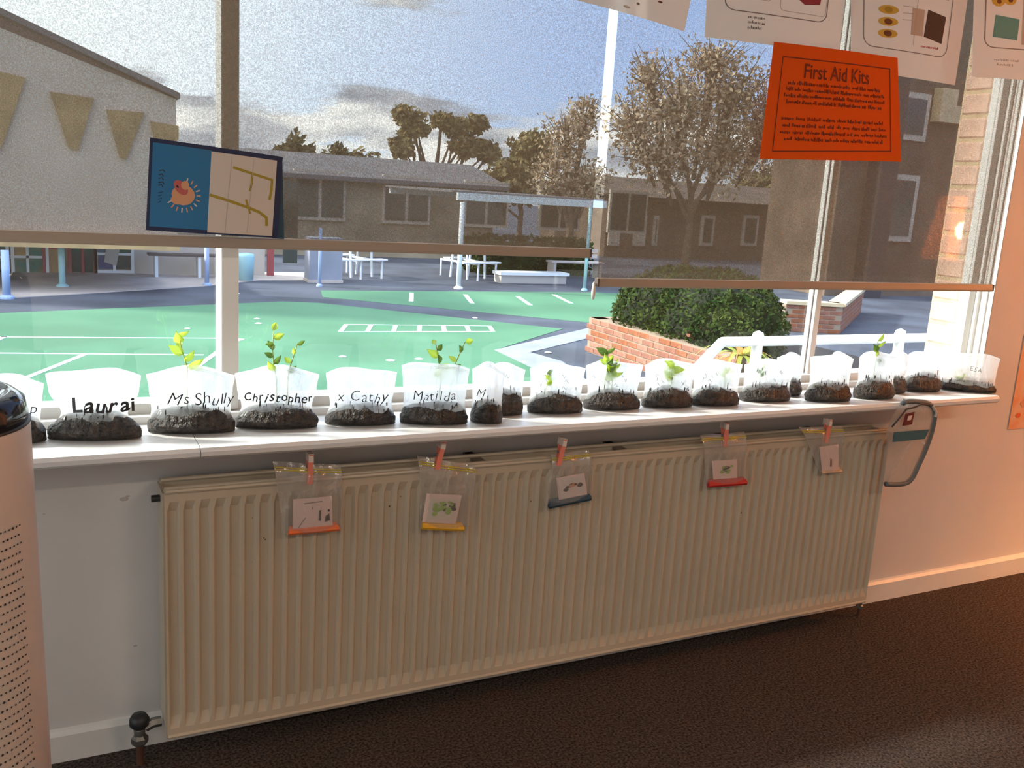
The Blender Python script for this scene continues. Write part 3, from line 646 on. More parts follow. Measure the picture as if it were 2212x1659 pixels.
R_ = -0.20
bag('soil bag half hidden behind the white air purifier', -0.300, -0.105, 0.150, 0.135, R_, 0.9, 'p', 0.03, 0.55, 1, tx=0.055)
bag('bag with a narrow waist and bold black name beside the air purifier', -0.131, -0.118, 0.182, 0.146, R_, 0.72, 'Laurai', 0.040, 0.52, 2, 0.34, bold=0.0012, tx=0.005)
bag('bag with a two word name, in front of the thick mullion', 0.067, -0.108, 0.182, 0.142, R_, 0.92, 'Ms Shully', 0.034, 0.55, 3, 0.33, tx=0.012)
bag('bag with a long name and a tall twin seedling', 0.256, -0.112, 0.184, 0.138, R_, 0.86, 'Christopher', 0.0275, 0.54, 4, 0.33, tx=-0.006, bold=0.0006)
bag('bag with a short neat name and no shoot above its rim', 0.454, -0.124, 0.166, 0.132, R_, 0.88, 'x Cathy', 0.036, 0.52, 5, 0.30, tx=0.0)
bag('creased bag with a faint name, soil corner at the sill edge', 0.630, -0.158, 0.164, 0.146, R_-0.08, 0.92, 'Matilda', 0.031, 0.50, 6, 0.30, tx=-0.012, lean=-0.02)
bag('narrow bag turned edge on, its pointed corner over the sill edge', 0.764, -0.176, 0.080, 0.144, -0.55, 0.92, 'M', 0.026, 0.52, 7, 0.34, tx=-0.02)
bag('small bag tucked behind the pointed one', 0.838, -0.108, 0.115, 0.128, R_, 0.95, None, seed=8, soil_h=0.42, scrib=True)
bag('bag with bushy pale shoots inside, above the bare sill gap', 0.992, -0.122, 0.150, 0.128, R_, 0.95, None, seed=9, soil_h=0.36, scrib=True)
bag('bag with a leafy seedling filling it from soil to rim', 1.174, -0.118, 0.162, 0.128, R_, 0.9, None, seed=10, soil_h=0.36, scrib=True)
bag('bag with pale leaves inside and dark specks on its rim', 1.351, -0.130, 0.150, 0.130, R_, 0.95, None, seed=11, soil_h=0.36, scrib=True)
bag('bag with streaky soil below the sloping white handrail', 1.512, -0.141, 0.150, 0.126, R_, 0.92, None, seed=12, soil_h=0.36, scrib=True)
bag('bag with reddish soil streaks just left of the wide mullion', 1.714, -0.128, 0.164, 0.120, R_, 0.92, None, seed=13, soil_h=0.36, scrib=True)
bag('bag pushed back behind its neighbours in front of the wide mullion', 1.850, -0.072, 0.095, 0.126, R_, 0.92, None, seed=14, soil_h=0.34)
bag('bag at the sill edge just right of the wide mullion', 1.925, -0.172, 0.152, 0.140, R_, 0.9, None, seed=15, soil_h=0.36)
bag('slim bag squeezed in behind, right of the wide mullion', 2.040, -0.090, 0.072, 0.128, R_, 0.95, None, seed=16, soil_h=0.34)
bag('bag above the left side of the hanging pouch', 2.122, -0.172, 0.140, 0.142, R_, 0.88, None, seed=17, soil_h=0.38)
bag('slim bag behind the hanging pouch strap', 2.265, -0.120, 0.085, 0.134, R_, 0.95, None, seed=18, soil_h=0.36)
bag('bag next to last before the window jamb', 2.402, -0.120, 0.140, 0.128, R_, 0.95, None, seed=19, soil_h=0.40)
bag('wide bag with flat dark soil at the jamb end of the sill', 2.575, -0.150, 0.200, 0.126, R_-0.42, 0.95, 'ESA', 0.022, 0.62, 20, 0.22, tx=0.02)

S = SILL_Z + 0.035
seedling(None, 0.064, -0.060, S, 0.185, 0.034, 3, 'tall seedling with a leaf crown in front of the thick mullion', lean=-0.10, nl=7)
seedling(None, 0.256, -0.064, S, 0.190, 0.026, 5, 'taller shoot of the twin seedling over the green court', lean=-0.06, nl=7)
seedling(None, 0.276, -0.066, S, 0.160, 0.022, 6, 'shorter shoot of the twin seedling over the green court', lean=0.14, nl=4, dark=True)
seedling(None, 0.650, -0.110, S, 0.160, 0.030, 9, 'bright forked seedling above the creased bag', lean=-0.10, nl=6)
seedling(None, 0.665, -0.112, S, 0.165, 0.026, 12, 'leaning bright shoot beside the forked seedling', lean=0.22, nl=4)
seedling(None, 0.965, -0.078, S, 0.070, 0.026, 14, 'low pale seedling inside its bag', nl=6)
seedling(None, 1.150, -0.074, S, 0.125, 0.034, 15, 'leafy seedling inside its bag up to the rim', nl=10, dark=True)
seedling(None, 1.170, -0.076, S, 0.085, 0.030, 16, 'lower leaves beside the leafy seedling', nl=8)
seedling(None, 1.362, -0.086, S, 0.080, 0.034, 17, 'pale seedling inside the bag with specks on its rim', nl=9)
seedling(None, 1.545, -0.097, S, 0.075, 0.022, 18, 'thin seedling inside the bag below the handrail', nl=5)
seedling(None, 1.690, -0.084, S, 0.070, 0.022, 19, 'small seedling left of the wide mullion', nl=4, dark=True)
seedling(None, 2.115, -0.128, S, 0.150, 0.030, 22, 'seedling poking above the bag over the hanging pouch', nl=5)
seedling(None, 2.560, -0.105, SILL_Z+0.02, 0.030, 0.022, 24, 'tiny seedling in the flat soil at the jamb', nl=4)

# ================================================================== zip bags pegged on the radiator
GZ, GP, GC, GS = 'zip bags pegged to the radiator', 'pegs on the radiator', 'picture cards in the zip bags', 'coloured strips in the zip bags'
def peg(x, y, z, rot, label):
    t = thing('clothes_peg', label, 'clothes peg', (x, y, z), 0, GP); t.rotation_euler = (0, rot, 0)
    for s_ in (-1, 1):
        pr = MB().prism([(-0.006, s_*0.003, -0.036), (0.006, s_*0.003, -0.036), (0.0065, s_*0.0035, 0.006), (0.0055, s_*0.009, 0.036), (-0.0055, s_*0.009, 0.036), (-0.0065, s_*0.0035, 0.006)], (0, s_*0.004, 0))
        obj('prong', pr, 'pink_peg', t)
        obj('white_tip', MB().box(-0.006, 0.006, s_*0.0085-0.004, s_*0.0085+0.006, 0.018, 0.038), 'white_peg', t)
    obj('spring', MB().tube([(-0.009, 0, 0.0), (0.009, 0, 0.0)], 0.004, 8), 'metal', t)
    return t
def zipbag(corners, cardc, stick, stickc, pegp, lab, clab, slab, plab, yy=-0.150, pic=None):
    tl, tr, br, bl = [at_y(*c, yy) for c in corners]; o = (bl + br)/2
    t = thing('zip_bag', lab, 'bag', o, 0, GZ)
    def P(u, v, side):
        p = bl.lerp(br, u).lerp(tl.lerp(tr, u), v) - o
        b = 0.012*math.sin(PI*u)*max(0, 1-v)**0.6*(0.35+0.65*min(1, (1-v)*2)) + 0.001
        if side > 0: b *= 0.35
        if v > 0.86: p.y += (v-0.86)*0.09
        p.y += (-b if side < 0 else b) + 0.003*math.sin(u*9+o.x*20)*v; return p
    obj('film', MB().grid(lambda u, v: P(u, v, -1), 10, 12).grid(lambda u, v: P(1-u, v, 1), 10, 12), 'film2', t, True)
    for v in (0.90, 0.93):
        obj('zip_strip', MB().tube([P(k/10, v, -1) + V((0, -0.001, 0)) for k in range(11)], 0.0016, 6), 'zip_yellow', t)
    for u in (0.005, 0.995): obj('side_seam', MB().tube([P(u, k/8, -1) for k in range(9)], 0.0010, 5), 'film2', t)
    # card
    cc = [at_y(*c, yy-0.004) for c in cardc]; co = (cc[2]+cc[3])/2
    ct = thing('picture_card', clab, 'card', co, 0, GC)
    e = [c - co for c in cc]
    obj('card', MB().prism([e[0], e[1], e[2], e[3]], (0, 0.0015, 0)), 'card_pink', ct)
    lift = 0.0
    def Q(u, v): return e[3].lerp(e[2], u).lerp(e[0].lerp(e[1], u), v) + V((0, -0.0006 - lift, 0))
    for lift_i, (name, m, uv) in enumerate(pic):
        lift = 0.00012*lift_i; obj(name, MB().add([Q(*p) for p in uv], [tuple(range(len(uv)))]), m, ct)
    # strip
    if stick:
        a, b, th = stickc; pa, pb = at_y(*a, yy-0.001), at_y(*b, yy-0.001); so = (pa+pb)/2
        st = thing('colour_strip', slab, 'strip', so, 0, GS); d = (pb-pa).normalized()
        for k in range(3):
            off = V((0, 0.004*(k-1), 0.0)) + V((0, 0, 0.004*k)); ln = (pb-pa)*(0.5 - 0.02*k)
            bevel(obj('bar', MB().tube([-ln+off, ln+off], th, 6), stick, st), 0.001)
    p = at_y(*pegp[0], yy-0.004); peg(p.x, yy+0.004, p.z, pegp[1], plab)
def blobs(seed, n, u0, u1, v0, v1, cols, s0=0.06, s1=0.14):
    r = random.Random(seed); out = []
    for k in range(n):
        u, v = r.uniform(u0, u1), r.uniform(v0, v1); s_ = r.uniform(s0, s1)
        out.append(('printed_mark', r.choice(cols), [(u + s_*math.cos(i*0.9)*r.uniform(.6,1), v + s_*0.8*math.sin(i*0.9)*r.uniform(.6,1)) for i in range(7)]))
    return out
zipbag([(592,1000),(738,1008),(738,1140),(612,1152)], [(633,1079),(717,1072),(719,1143),(632,1150)], 'stick_orange', ((622,1150),(732,1140),0.006), ((671,1014),0.0),
       'clear zip bag with an orange strip, nearest the pipe valve end of the radiator', 'pale card with small black figures above the orange strip', 'bright orange strip at the bottom of a zip bag', 'pink and white peg holding the bag with the orange strip',
       pic=[('printed_line', 'grey_line', [(0.28,0.83),(0.75,0.86),(0.75,0.89),(0.28,0.86)]), ('drawn_figure', 'picdark', [(0.64,0.30),(0.70,0.28),(0.72,0.62),(0.66,0.60)]), ('drawn_figure', 'picdark', [(0.80,0.25),(0.93,0.28),(0.92,0.50),(0.82,0.42)]), ('drawn_figure', 'ink', [(0.88,0.55),(0.93,0.55),(0.93,0.62),(0.88,0.62)]), ('drawn_line', 'grey_line', [(0.14,0.15),(0.16,0.14),(0.33,0.42),(0.30,0.42)]), ('drawn_line', 'grey_line', [(0.46,0.66),(0.49,0.66),(0.52,0.74),(0.49,0.74)])])
zipbag([(906,988),(1030,1008),(1012,1137),(908,1137)], [(922,1066),(998,1070),(984,1132),(912,1128)], 'stick_yellow', ((910,1137),(1000,1141),0.007), ((952,985),0.18),
       'clear zip bag with a yellow strip and a green picture', 'card with a green tree picture above the yellow strip', 'yellow strip at the bottom of a zip bag', 'pink peg holding the bag with the yellow strip',
       pic=[('photo_ground', 'card_cream', [(0.08,0.1),(0.92,0.1),(0.92,0.85),(0.08,0.85)])] + blobs(2, 9, 0.2, 0.85, 0.35, 0.70, ['picdark'], 0.07, 0.12) + [(a_, b_, [(u_, v_) for u_, v_ in c_]) for a_, b_, c_ in blobs(9, 16, 0.28, 0.75, 0.32, 0.74, ['picgreen'], 0.07, 0.13)])
zipbag([(1196,985),(1275,975),(1277,1072),(1178,1090)], [(1202,1033),(1262,1022),(1269,1068),(1208,1082)], 'stick_blue', ((1184,1092),(1274,1074),0.008), ((1214,978),0.15),
       'clear zip bag with a dark blue strip', 'card with a dark red photo above the dark blue strip', 'dark blue strip at the bottom of a zip bag', 'pink peg holding the bag with the dark blue strip',
       pic=[('photo_ground', 'paper', [(0.06,0.06),(0.94,0.06),(0.94,0.94),(0.06,0.94)])] + blobs(3, 12, 0.2, 0.8, 0.3, 0.7, ['picdark', 'picdark', 'brownspot', 'peach'], 0.07, 0.14))
zipbag([(1517,942),(1614,935),(1612,1038),(1526,1045)], [(1538,996),(1592,992),(1592,1032),(1541,1036)], 'stick_red', ((1528,1047),(1610,1041),0.008), ((1569,940),-0.10),
       'clear zip bag with a red strip', 'pale card with a small grey photo above the red strip', 'deep red strip at the bottom of a zip bag', 'white tipped peg holding the bag with the red strip',
       pic=blobs(5, 10, 0.3, 0.8, 0.3, 0.7, ['picdark', 'grey_line', 'picgreen', 'pale_grey'], 0.08, 0.15))
zipbag([(1733,925),(1823,922),(1819,1016),(1771,1021)], [(1770,966),(1812,960),(1811,1014),(1776,1018)], 'stick_white', ((1774,1020),(1816,1017),0.004), ((1790,932),0.0),
       'tapered clear zip bag holding only a pale card, beside the hanging pouch', 'pale card with one thin brown figure', 'pale strip at the bottom of the tapered zip bag', 'pink peg holding the tapered bag beside the hanging pouch',
       pic=[('drawn_figure', 'brownspot', [(0.48,0.15),(0.60,0.15),(0.62,0.45),(0.52,0.48)])])

# ================================================================== hanging clear pouch at the sill edge
yy = -0.212
o = at_y(1945, 1046, yy); t = thing('hanging_pouch', 'clear zip pouch with grey piping and a teal band hanging from the sill edge', 'pouch', o)
outline = [(1916,930),(1932,895),(1942,878),(1960,868),(1985,868),(2006,872),(2018,884),(2020,902),(2013,935),(2000,972),(1985,1005),(1972,1032),(1958,1044),(1935,1047),(1914,1046)]
ol = [at_y(px, py, yy) - o for px, py in outline]
# left edge of the pouch lies behind the radiator end: close the outline along it
ol_full = ol + [at_y(1908, 1046, yy+0.02) - o, at_y(1918, 985, yy+0.015) - o]
cen = sum(ol_full, V((0,0,0))) / len(ol_full)
for dy, nm in ((0, 'front_film'), (0.012, 'back_film')):
    n = len(ol_full); obj(nm, MB().add([cen + V((0, dy - (0.012 if dy == 0 else 0), 0))] + [p + V((0, dy*0.4, 0)) for p in ol_full], [(0, 1+i, 1+(i+1) % n) for i in range(n)]), 'film3', t)
def smooth_path(pts, k=4):
    out = []
    n = len(pts)
    for i in range(n-1):
        p0, p1, p2, p3 = pts[max(i-1,0)], pts[i], pts[i+1], pts[min(i+2,n-1)]
        for j in range(k):
            u = j/k; out.append(0.5*((2*p1) + (p2-p0)*u + (2*p0-5*p1+4*p2-p3)*u*u + (3*p1-p0-3*p2+p3)*u**3))
    out.append(pts[-1]); return out
pp = smooth_path([p + V((0, 0.002, 0)) for p in ol]); obj('piping', MB().tube(pp[10:], 0.0080, 8), 'piping', t, True)
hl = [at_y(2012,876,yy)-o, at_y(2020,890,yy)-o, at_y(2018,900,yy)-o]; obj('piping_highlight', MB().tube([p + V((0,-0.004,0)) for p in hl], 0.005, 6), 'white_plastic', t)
bq = [at_y(*c, yy-0.016) - o for c in ((1932,934),(2008,928),(1998,948),(1929,955))]; obj('teal_band', MB().prism(bq, (0, 0.002, 0)), 'band', t)
cq = [at_y(*c, yy-0.018) - o for c in ((1957,895),(1976,890),(1970,917),(1951,920))]; obj('clip', MB().prism(cq, (0, 0.003, 0)), 'darkred', t)
cq = [at_y(*c, yy-0.020) - o for c in ((1962,899),(1971,897),(1968,907),(1960,909))]; obj('clip_window', MB().prism(cq, (0, 0.001, 0)), 'card_pink', t)
obj('strap', MB().tube([at_y(*c, yy-0.016) - o for c in ((1927,922),(1945,900),(1958,884),(1975,880),(1990,873),(2008,874))], 0.0028, 6), 'blackmat', t, True)
obj('slider', MB().box(-0.004, 0.004, -0.006, 0, -0.003, 0.003), 'white_plastic', t).location = at_y(1993, 957, yy-0.004) - o
obj('hook', MB().tube([at_y(1968,876,yy)-o, V((at_y(1968,876,yy).x, -0.205, SILL_Z-0.01))-o, V((at_y(1968,876,yy).x, -0.206, SILL_Z+0.003))-o, V((at_y(1968,876,yy).x, -0.18, SILL_Z+0.003))-o], 0.002, 6), 'metal', t)

# ================================================================== air purifier
TOPZ = 1.015
dirv = ray(-172, 866); k = 1.50 / math.hypot(dirv.x, dirv.y); pc = CAM + dirv*k; TOPZ = pc.z + 0.012
PRAD = 0.135
ap = thing('air_purifier', 'white cylindrical air purifier with pin holes and a glossy black top', 'air purifier', (pc.x, pc.y, 0))
obj('body', MB().lathe([(0, 0.004), (PRAD+0.010, 0.004), (PRAD+0.014, 0.012), (PRAD, TOPZ-0.050), (PRAD-0.001, TOPZ-0.044), (PRAD-0.008, TOPZ-0.042), (0, TOPZ-0.042)], (0,0,0), 96), 'white_plastic', ap, True)
obj('black_lid', MB().lathe([(0, TOPZ-0.043), (PRAD-0.003, TOPZ-0.043), (PRAD-0.002, TOPZ-0.030), (PRAD-0.006, TOPZ-0.012), (PRAD-0.018, TOPZ-0.002), (PRAD-0.026, TOPZ), (PRAD-0.034, TOPZ-0.004), (PRAD-0.045, TOPZ-0.016), (0.04, TOPZ-0.020), (0, TOPZ-0.020)], (0,0,0), 96), 'black', ap, True)
obj('lid_gap', MB().lathe([(PRAD-0.008, TOPZ-0.045), (PRAD+0.0006, TOPZ-0.045), (PRAD+0.0006, TOPZ-0.042), (PRAD-0.008, TOPZ-0.042)], (0,0,0), 96), 'blackmat', ap, True)
hm = MB(); a_cam = math.atan2(CAM.y - pc.y, CAM.x - pc.x)
rows = 62
for j in range(rows):
    z = 0.06 + j*(TOPZ-0.24)/(rows-1)
    for i in range(36):
        a = a_cam - 0.72 + (i + 0.5*(j % 2))*0.052 + 0.4; rr = 0.0016 if (i*7 + j*3) % 5 else 0.0021
        if a > a_cam + 0.92: continue
        c = V((math.cos(a), math.sin(a), 0)); tt = V((-c.y, c.x, 0)); rz_b = PRAD + 0.014*(1 - z/TOPZ)
        hm.add([c*(rz_b+0.0008) + V((0,0,z)) + (tt*math.cos(q*PI/3) + V((0,0,1))*math.sin(q*PI/3))*rr for q in range(6)], [(0,1,2,3,4,5)])
stuff(obj('pin_holes', hm, 'hole', ap))
obj('foot_ring', MB().lathe([(0, 0), (PRAD-0.012, 0), (PRAD-0.012, 0.004), (0, 0.004)], (0,0,0), 48), 'blackmat', ap)

# ================================================================== OUTDOORS
G = -0.85
struct(obj('playground_ground', box(-60, 90, 0.23, 120, G-0.1, G), 'asphalt'))
def ground_poly(name, px, m, h=0.006, parent=None):
    pts = [at_z(x, y, G) if not isinstance(x, tuple) else V((x[0], x[1], G)) for x, y in px]; return obj(name, MB().prism(pts, (0,0,h)), m, parent)
def gp(x, y): return at_z(x, y, G)
court = obj('green_court', MB().prism([(-16, 2.6, G), (3.6, 2.6, G), gp(1150,796), gp(1068,757), gp(1215,711), gp(690,655), gp(610,652), gp(470,658), gp(240,667), gp(0,677), (-16, 11.8, G)], (0,0,0.006)), 'court'); struct(court)
court2 = struct(obj('far_green_court', MB().prism([gp(697,642), gp(1270,697), gp(1400,700), gp(1420,637), gp(1290,632), gp(693,628)], (0,0,0.006)), 'court'))
struct(obj('concrete_kerb', MB().prism([gp(1300,703), gp(1068,757), gp(1150,796), (3.6, 2.6, G), (4.4, 2.6, G), gp(1215,782), gp(1145,762), gp(1285,728)], (0,0,0.010)), 'concrete'))
struct(obj('veranda_paving', MB().prism([(-12, 13.6, G), gp(0,646), gp(440,619), gp(560,606), gp(690,606), gp(690,590), (-12, 18.9, G)], (0,0,0.012)), 'paving'))
def gline(parent, a, b, w=0.05, h=0.010):
    a, b = gp(*a), gp(*b); d = (b-a).normalized(); n = V((-d.y, d.x, 0))*w/2
    return obj('painted_line', MB().prism([a-n, b-n, b+n, a+n], (0,0,h)), 'court_line', parent)
for a, b, w in (((-40,729),(482,732),0.05), ((-40,764),(440,768),0.05), ((40,824),(188,765),0.07), ((405,808),(475,758),0.07), ((-30,746),(12,728),0.07), ((505,739),(522,733),0.09)):
    gline(court, a, b, w)
# hopscotch: a ladder of squares
h0, h1, h2, h3 = gp(735,718), gp(1065,717), gp(1057,705), gp(748,702)
for k in range(7):
    a, b = h0.lerp(h1, k/6), h3.lerp(h2, k/6); d = (b-a).normalized(); n = V((-d.y, d.x, 0))*0.035
    obj('painted_line', MB().prism([a+n, a-n, b-n, b+n], (0,0,0.010)), 'court_line', court)
for a, b in ((h0, h1), (h3, h2)):
    d = (b-a).normalized(); n = V((-d.y, d.x, 0))*0.022; obj('painted_line', MB().prism([a-n, b-n, b+n, a+n], (0,0,0.010)), 'court_line', court)
for a, b in (((889,633),(888,652)), ((1005,637),(1020,656)), ((1118,641),(1146,660)), ((1196,637),(1234,656))): gline(court2, a, b, 0.09)
rnd = random.Random(11)
for k, (px, py) in enumerate(((405,711),(740,772),(843,780),(555,690),(512,635),(1184,763),(1133,784),(1026,688),(558,700),(905,777))):
    q = gp(px, py); s_ = rnd.uniform(0.035, 0.07); tag(obj('paper_scrap', MB().lathe([(0,0),(s_,0.004),(s_*0.7,0.012),(s_*0.3,0.016),(0,0.016)], (q.x, q.y, G+0.006), 6), 'white_steel'), 'white scrap of litter lying on the court', 'litter', 'scraps on the court')

def post(px, py, ztop, r, m, label, group='veranda posts of the left building', foot=True, name='veranda_post'):
    q = gp(px, py); t = thing(name, label, 'post', (q.x, q.y, G), 0, group)
    obj('shaft', MB().tube([(0,0,0), (0,0,ztop-G)], r, 12), m, t, True); obj('base_plate', MB().lathe([(0,0),(r*1.9,0),(r*1.9,0.03),(r*1.2,0.06),(0,0.06)], (0,0,0), 12), m, t); return t

# ---- building on the left
FYB = 18.7
lb = thing('school_building', 'grey gabled school building with tan wedge panels and a veranda', 'building', (-2.0, FYB, G))
lo_ = V((-2.0, FYB, G))
def W(px, py, Y=FYB): return at_y(px, py, Y) - lo_
xr = at_y(572, 590, FYB).x
obj('veranda_wall', MB().box(-10, xr+2.0, 0, 0.3, 0, 2.3), 'render', lb)
def framed(name, px0, px1, py0, py1, glass, frame, nu, nv, Y=FYB-0.05):
    a, b = W(px0, py1, Y), W(px1, py0, Y); x0, x1, z0, z1 = a.x, b.x, a.z, b.z; y = Y-FYB
    f = obj(name, MB().box(x0-0.06, x1+0.06, y-0.03, y+0.05, z0-0.06, z0).box(x0-0.06, x1+0.06, y-0.03, y+0.05, z1, z1+0.06).box(x0-0.06, x0, y-0.03, y+0.05, z0, z1).box(x1, x1+0.06, y-0.03, y+0.05, z0, z1), frame, lb)
    for i in range(nu):
        for j in range(nv):
            g = glass[(i + j*nu) % len(glass)]
            obj('pane', box(x0+(x1-x0)*i/nu+0.02, x0+(x1-x0)*(i+1)/nu-0.02, y, y+0.02, z0+(z1-z0)*j/nv+0.02, z0+(z1-z0)*(j+1)/nv-0.02), g, f)
    for i in range(1, nu): x = x0+(x1-x0)*i/nu; obj('glazing_bar', box(x-0.025, x+0.025, y-0.02, y+0.03, z0, z1), frame, f)
    for j in range(1, nv): z = z0+(z1-z0)*j/nv; obj('glazing_bar', box(x0, x1, y-0.02, y+0.03, z-0.025, z+0.025), frame, f)
framed('window', -60, 20, 480, 592, ['blue_glass', 'dark_glass'], 'white_steel', 2, 3); framed('window', 22, 95, 480, 592, ['green_glass', 'green_glass', 'tri'], 'white_steel', 2, 3)
framed('window', 100, 130, 480, 592, ['tri', 'green_glass'], 'red_door', 1, 2)
framed('door', 155, 200, 460, 590, ['dark_glass', 'dark_glass'], 'red_door', 2, 2); framed('window', 211, 281, 480, 583, ['blue_glass', 'dark_glass', 'blue_glass', 'dark_glass'], 'white_steel', 2, 3)
bq = W(253, 545, FYB-0.09); obj('window_poster', MB().prism([bq+V((-0.25,0,-0.2)), bq+V((-0.02,0,-0.28)), bq+V((0.06,0,0.12)), bq+V((-0.18,0,0.22))], (0,0.01,0)), 'pale_grey', lb)
obj('side_door', box(W(576,600).x, W(590,600).x, -0.06, 0.0, 0, 2.1), 'red_door', lb); obj('side_door', box(W(610,600).x, W(640,600).x, -0.06, 0.0, 0.3, 2.1), 'dark_glass', lb)
GY = 15.6                                            # gable face stands in front, over the veranda
g0 = [at_y(*c, GY) for c in ((-120, 11), (380, 214), (386, 300))]; zb = at_y(200, 528, GY).z
gx0, gx1 = g0[0].x, g0[1].x
gpoly = [V((gx0-3.0, GY, g0[0].z+1.4)), g0[0], g0[1], V((gx1, GY, g0[2].z)), V((gx1+0.0, GY, zb)), V((gx0-3.0, GY, zb))]
obj('gable_wall', MB().prism([p - lo_ for p in gpoly][::-1], (0, 0.25, 0)), 'gable', lb)
rl = [V((gx0-3.0, GY-0.12, g0[0].z+1.4)), V((gx1+0.05, GY-0.12, g0[1].z))]
obj('roof_edge', MB().prism([rl[0]-lo_, rl[1]-lo_, rl[1]-lo_+V((0,0,0.10)), rl[0]-lo_+V((0,0,0.10))], (0, 3.6, 0)), 'roof', lb)
for tri in (((-60,140),(55,168),(10,300),(-5,330)), ((108,198),(203,212),(168,325),(148,318)), ((230,236),(312,243),(272,345),(258,338)), ((325,262),(386,272),(386,300),(345,352))):
    obj('wedge_panel', MB().prism([at_y(*c, GY-0.06) - lo_ for c in tri], (0, 0.06, 0)), 'tri', lb)
a, b = at_y(0, 430, GY-0.08), at_y(386, 445, GY-0.08)
obj('fascia', MB().box(gx0-3.0-lo_.x, gx1-lo_.x, GY-0.3-FYB, GY-FYB, zb-G-0.05, zb-G+0.20), 'tri', lb)
obj('veranda_ceiling', MB().box(gx0-3.0-lo_.x, gx1-lo_.x, GY-FYB, 0, zb-G, zb-G+0.08), 'render', lb)
post(15, 645, zb-0.06, 0.06, 'blue_post', 'blue veranda post beside the first window of the left building'); post(135, 620, zb-0.06, 0.055, 'teal_post', 'teal veranda post beside the red door')
post(447, 617, zb-0.06, 0.045, 'blue_post', 'slim blue veranda post in front of the brown bench'); post(690, 619, 0.35, 0.035, 'blue_post', 'slim blue post in front of the pale block')
# bench against the wall
a, b = gp(312, 590), gp(528, 598); t = thing('wall_bench', 'long dark brown bench against the beige wall', 'bench', ((a.x+b.x)/2, 18.2, G+0.012)); L_ = (b.x-a.x)/2
for k in range(3): obj('seat_plank', box(-L_, L_, -0.18+k*0.13, -0.07+k*0.13, 0.43, 0.47), 'bench', t)
for x in (-L_+0.15, 0, L_-0.15): obj('leg', box(x-0.03, x+0.03, -0.15, 0.18, 0, 0.43), 'white_steel', t)
q = gp(706, 612); t = thing('pale_block', 'broad pale rendered block behind a slim blue post', 'block', (q.x, q.y+0.3, G)); obj('shaft', box(-0.36, 0.36, -0.2, 0.2, 0, 0.95), 'pale_render' if 'pale_render' in M else 'concrete', t); obj('plinth', box(-0.38, 0.38, -0.22, 0.22, 0, 0.06), 'paving', t)
q = gp(530, 606); tag(obj('litter_bin', MB().lathe([(0,0),(0.16,0),(0.19,0.5),(0.17,0.56),(0,0.58)], (q.x, q.y, G), 14), 'teal_post', None, True), 'pale blue bin at the end of the brown bench', 'bin')

# ---- picnic tables
def picnic(px, py, label):
    q = gp(px, py); t = thing('picnic_table', label, 'table', (q.x, q.y, G), 0.35, 'white picnic tables')
    for k in range(3): obj('top_plank', box(-0.40, 0.40, -0.36+k*0.25, -0.13+k*0.25, 0.70, 0.735), 'white_steel', t)
    for s_ in (-1, 1):
        obj('seat_plank', box(-0.40+s_*0.36-0.12, 0.40+s_*0.0, s_*0.62-0.12, s_*0.62+0.12, 0.42, 0.45), 'white_steel', t)
        obj('leg', MB().tube([(s_*0.30, -0.30, 0), (s_*0.30, -0.24, 0.70)], 0.03, 6), 'white_steel', t); obj('leg', MB().tube([(s_*0.30, 0.30, 0), (s_*0.30, 0.24, 0.70)], 0.03, 6), 'white_steel', t)
        obj('seat_bearer', MB().tube([(s_*0.30, -0.68, 0.40), (s_*0.30, 0.68, 0.40)], 0.028, 6), 'white_steel', t)
        for yy2 in (-0.66, 0.66): obj('seat_leg', MB().tube([(s_*0.30, yy2, 0), (s_*0.30, yy2, 0.42)], 0.026, 6), 'white_steel', t)
    return t
picnic(764, 596, 'white picnic table beside the pale block'); picnic(1010, 600, 'white picnic table beside the white shelter post')

# ---- shelter behind the court
q = gp(990, 625)
post(990, 624, at_y(990, 436, 16.6).z, 0.055, 'white_steel', 'white shelter post beside the picnic table', 'shelter posts', name='shelter_post'); post(1262, 628, at_y(1262, 448, 16.2).z, 0.04, 'teal_post', 'pale blue shelter post at the gap between the blinds', 'shelter posts', name='shelter_post')
SY = 16.8
a, b = at_y(990, 424, SY), at_y(1310, 450, SY)
t = thing('shelter_roof', 'flat shelter roof with a white front beam beyond the court', 'shelter', (a.x, SY, b.z))
obj('front_beam', box(0, b.x-a.x, 0, 0.12, 0, 0.16), 'white_steel', t); obj('roof_sheet', box(-0.1, b.x-a.x, 0.12, 4.5, 0.16, 0.20), 'roof', t); obj('rear_beam', box(0, b.x-a.x, 4.4, 4.5, 0.0, 0.16), 'white_steel', t)
# long low hall far behind
HY = 24.0
a, b = at_y(392, 312, HY), at_y(1085, 350, HY); e = at_y(700, 388, HY)
t = thing('hall_building', 'long low brown hall with a grey roof beyond the picnic tables', 'building', (a.x, HY, G))
obj('hall_wall', MB().box(0, b.x-a.x, 0.4, 5, 0, e.z-G), 'hall', t); obj('hall_roof', MB().prism([(-.3, 0, e.z-G), (-.3, 0, e.z-G+0.12), (-.3, 3, a.z-G+0.1), (-.3, 6, e.z-G)], (b.x-a.x+.6, 0, 0)), 'roof', t)
for k in range(5):
    x = 3.0 + k*2.6; f = obj('window', box(x, x+1.5, 0.32, 0.42, 1.0, 2.4), 'render', t); obj('pane', box(x+0.08, x+0.7, 0.30, 0.33, 1.1, 2.3), 'dark_glass', f); obj('pane', box(x+0.8, x+1.42, 0.30, 0.33, 1.1, 2.3), 'dark_glass', f)
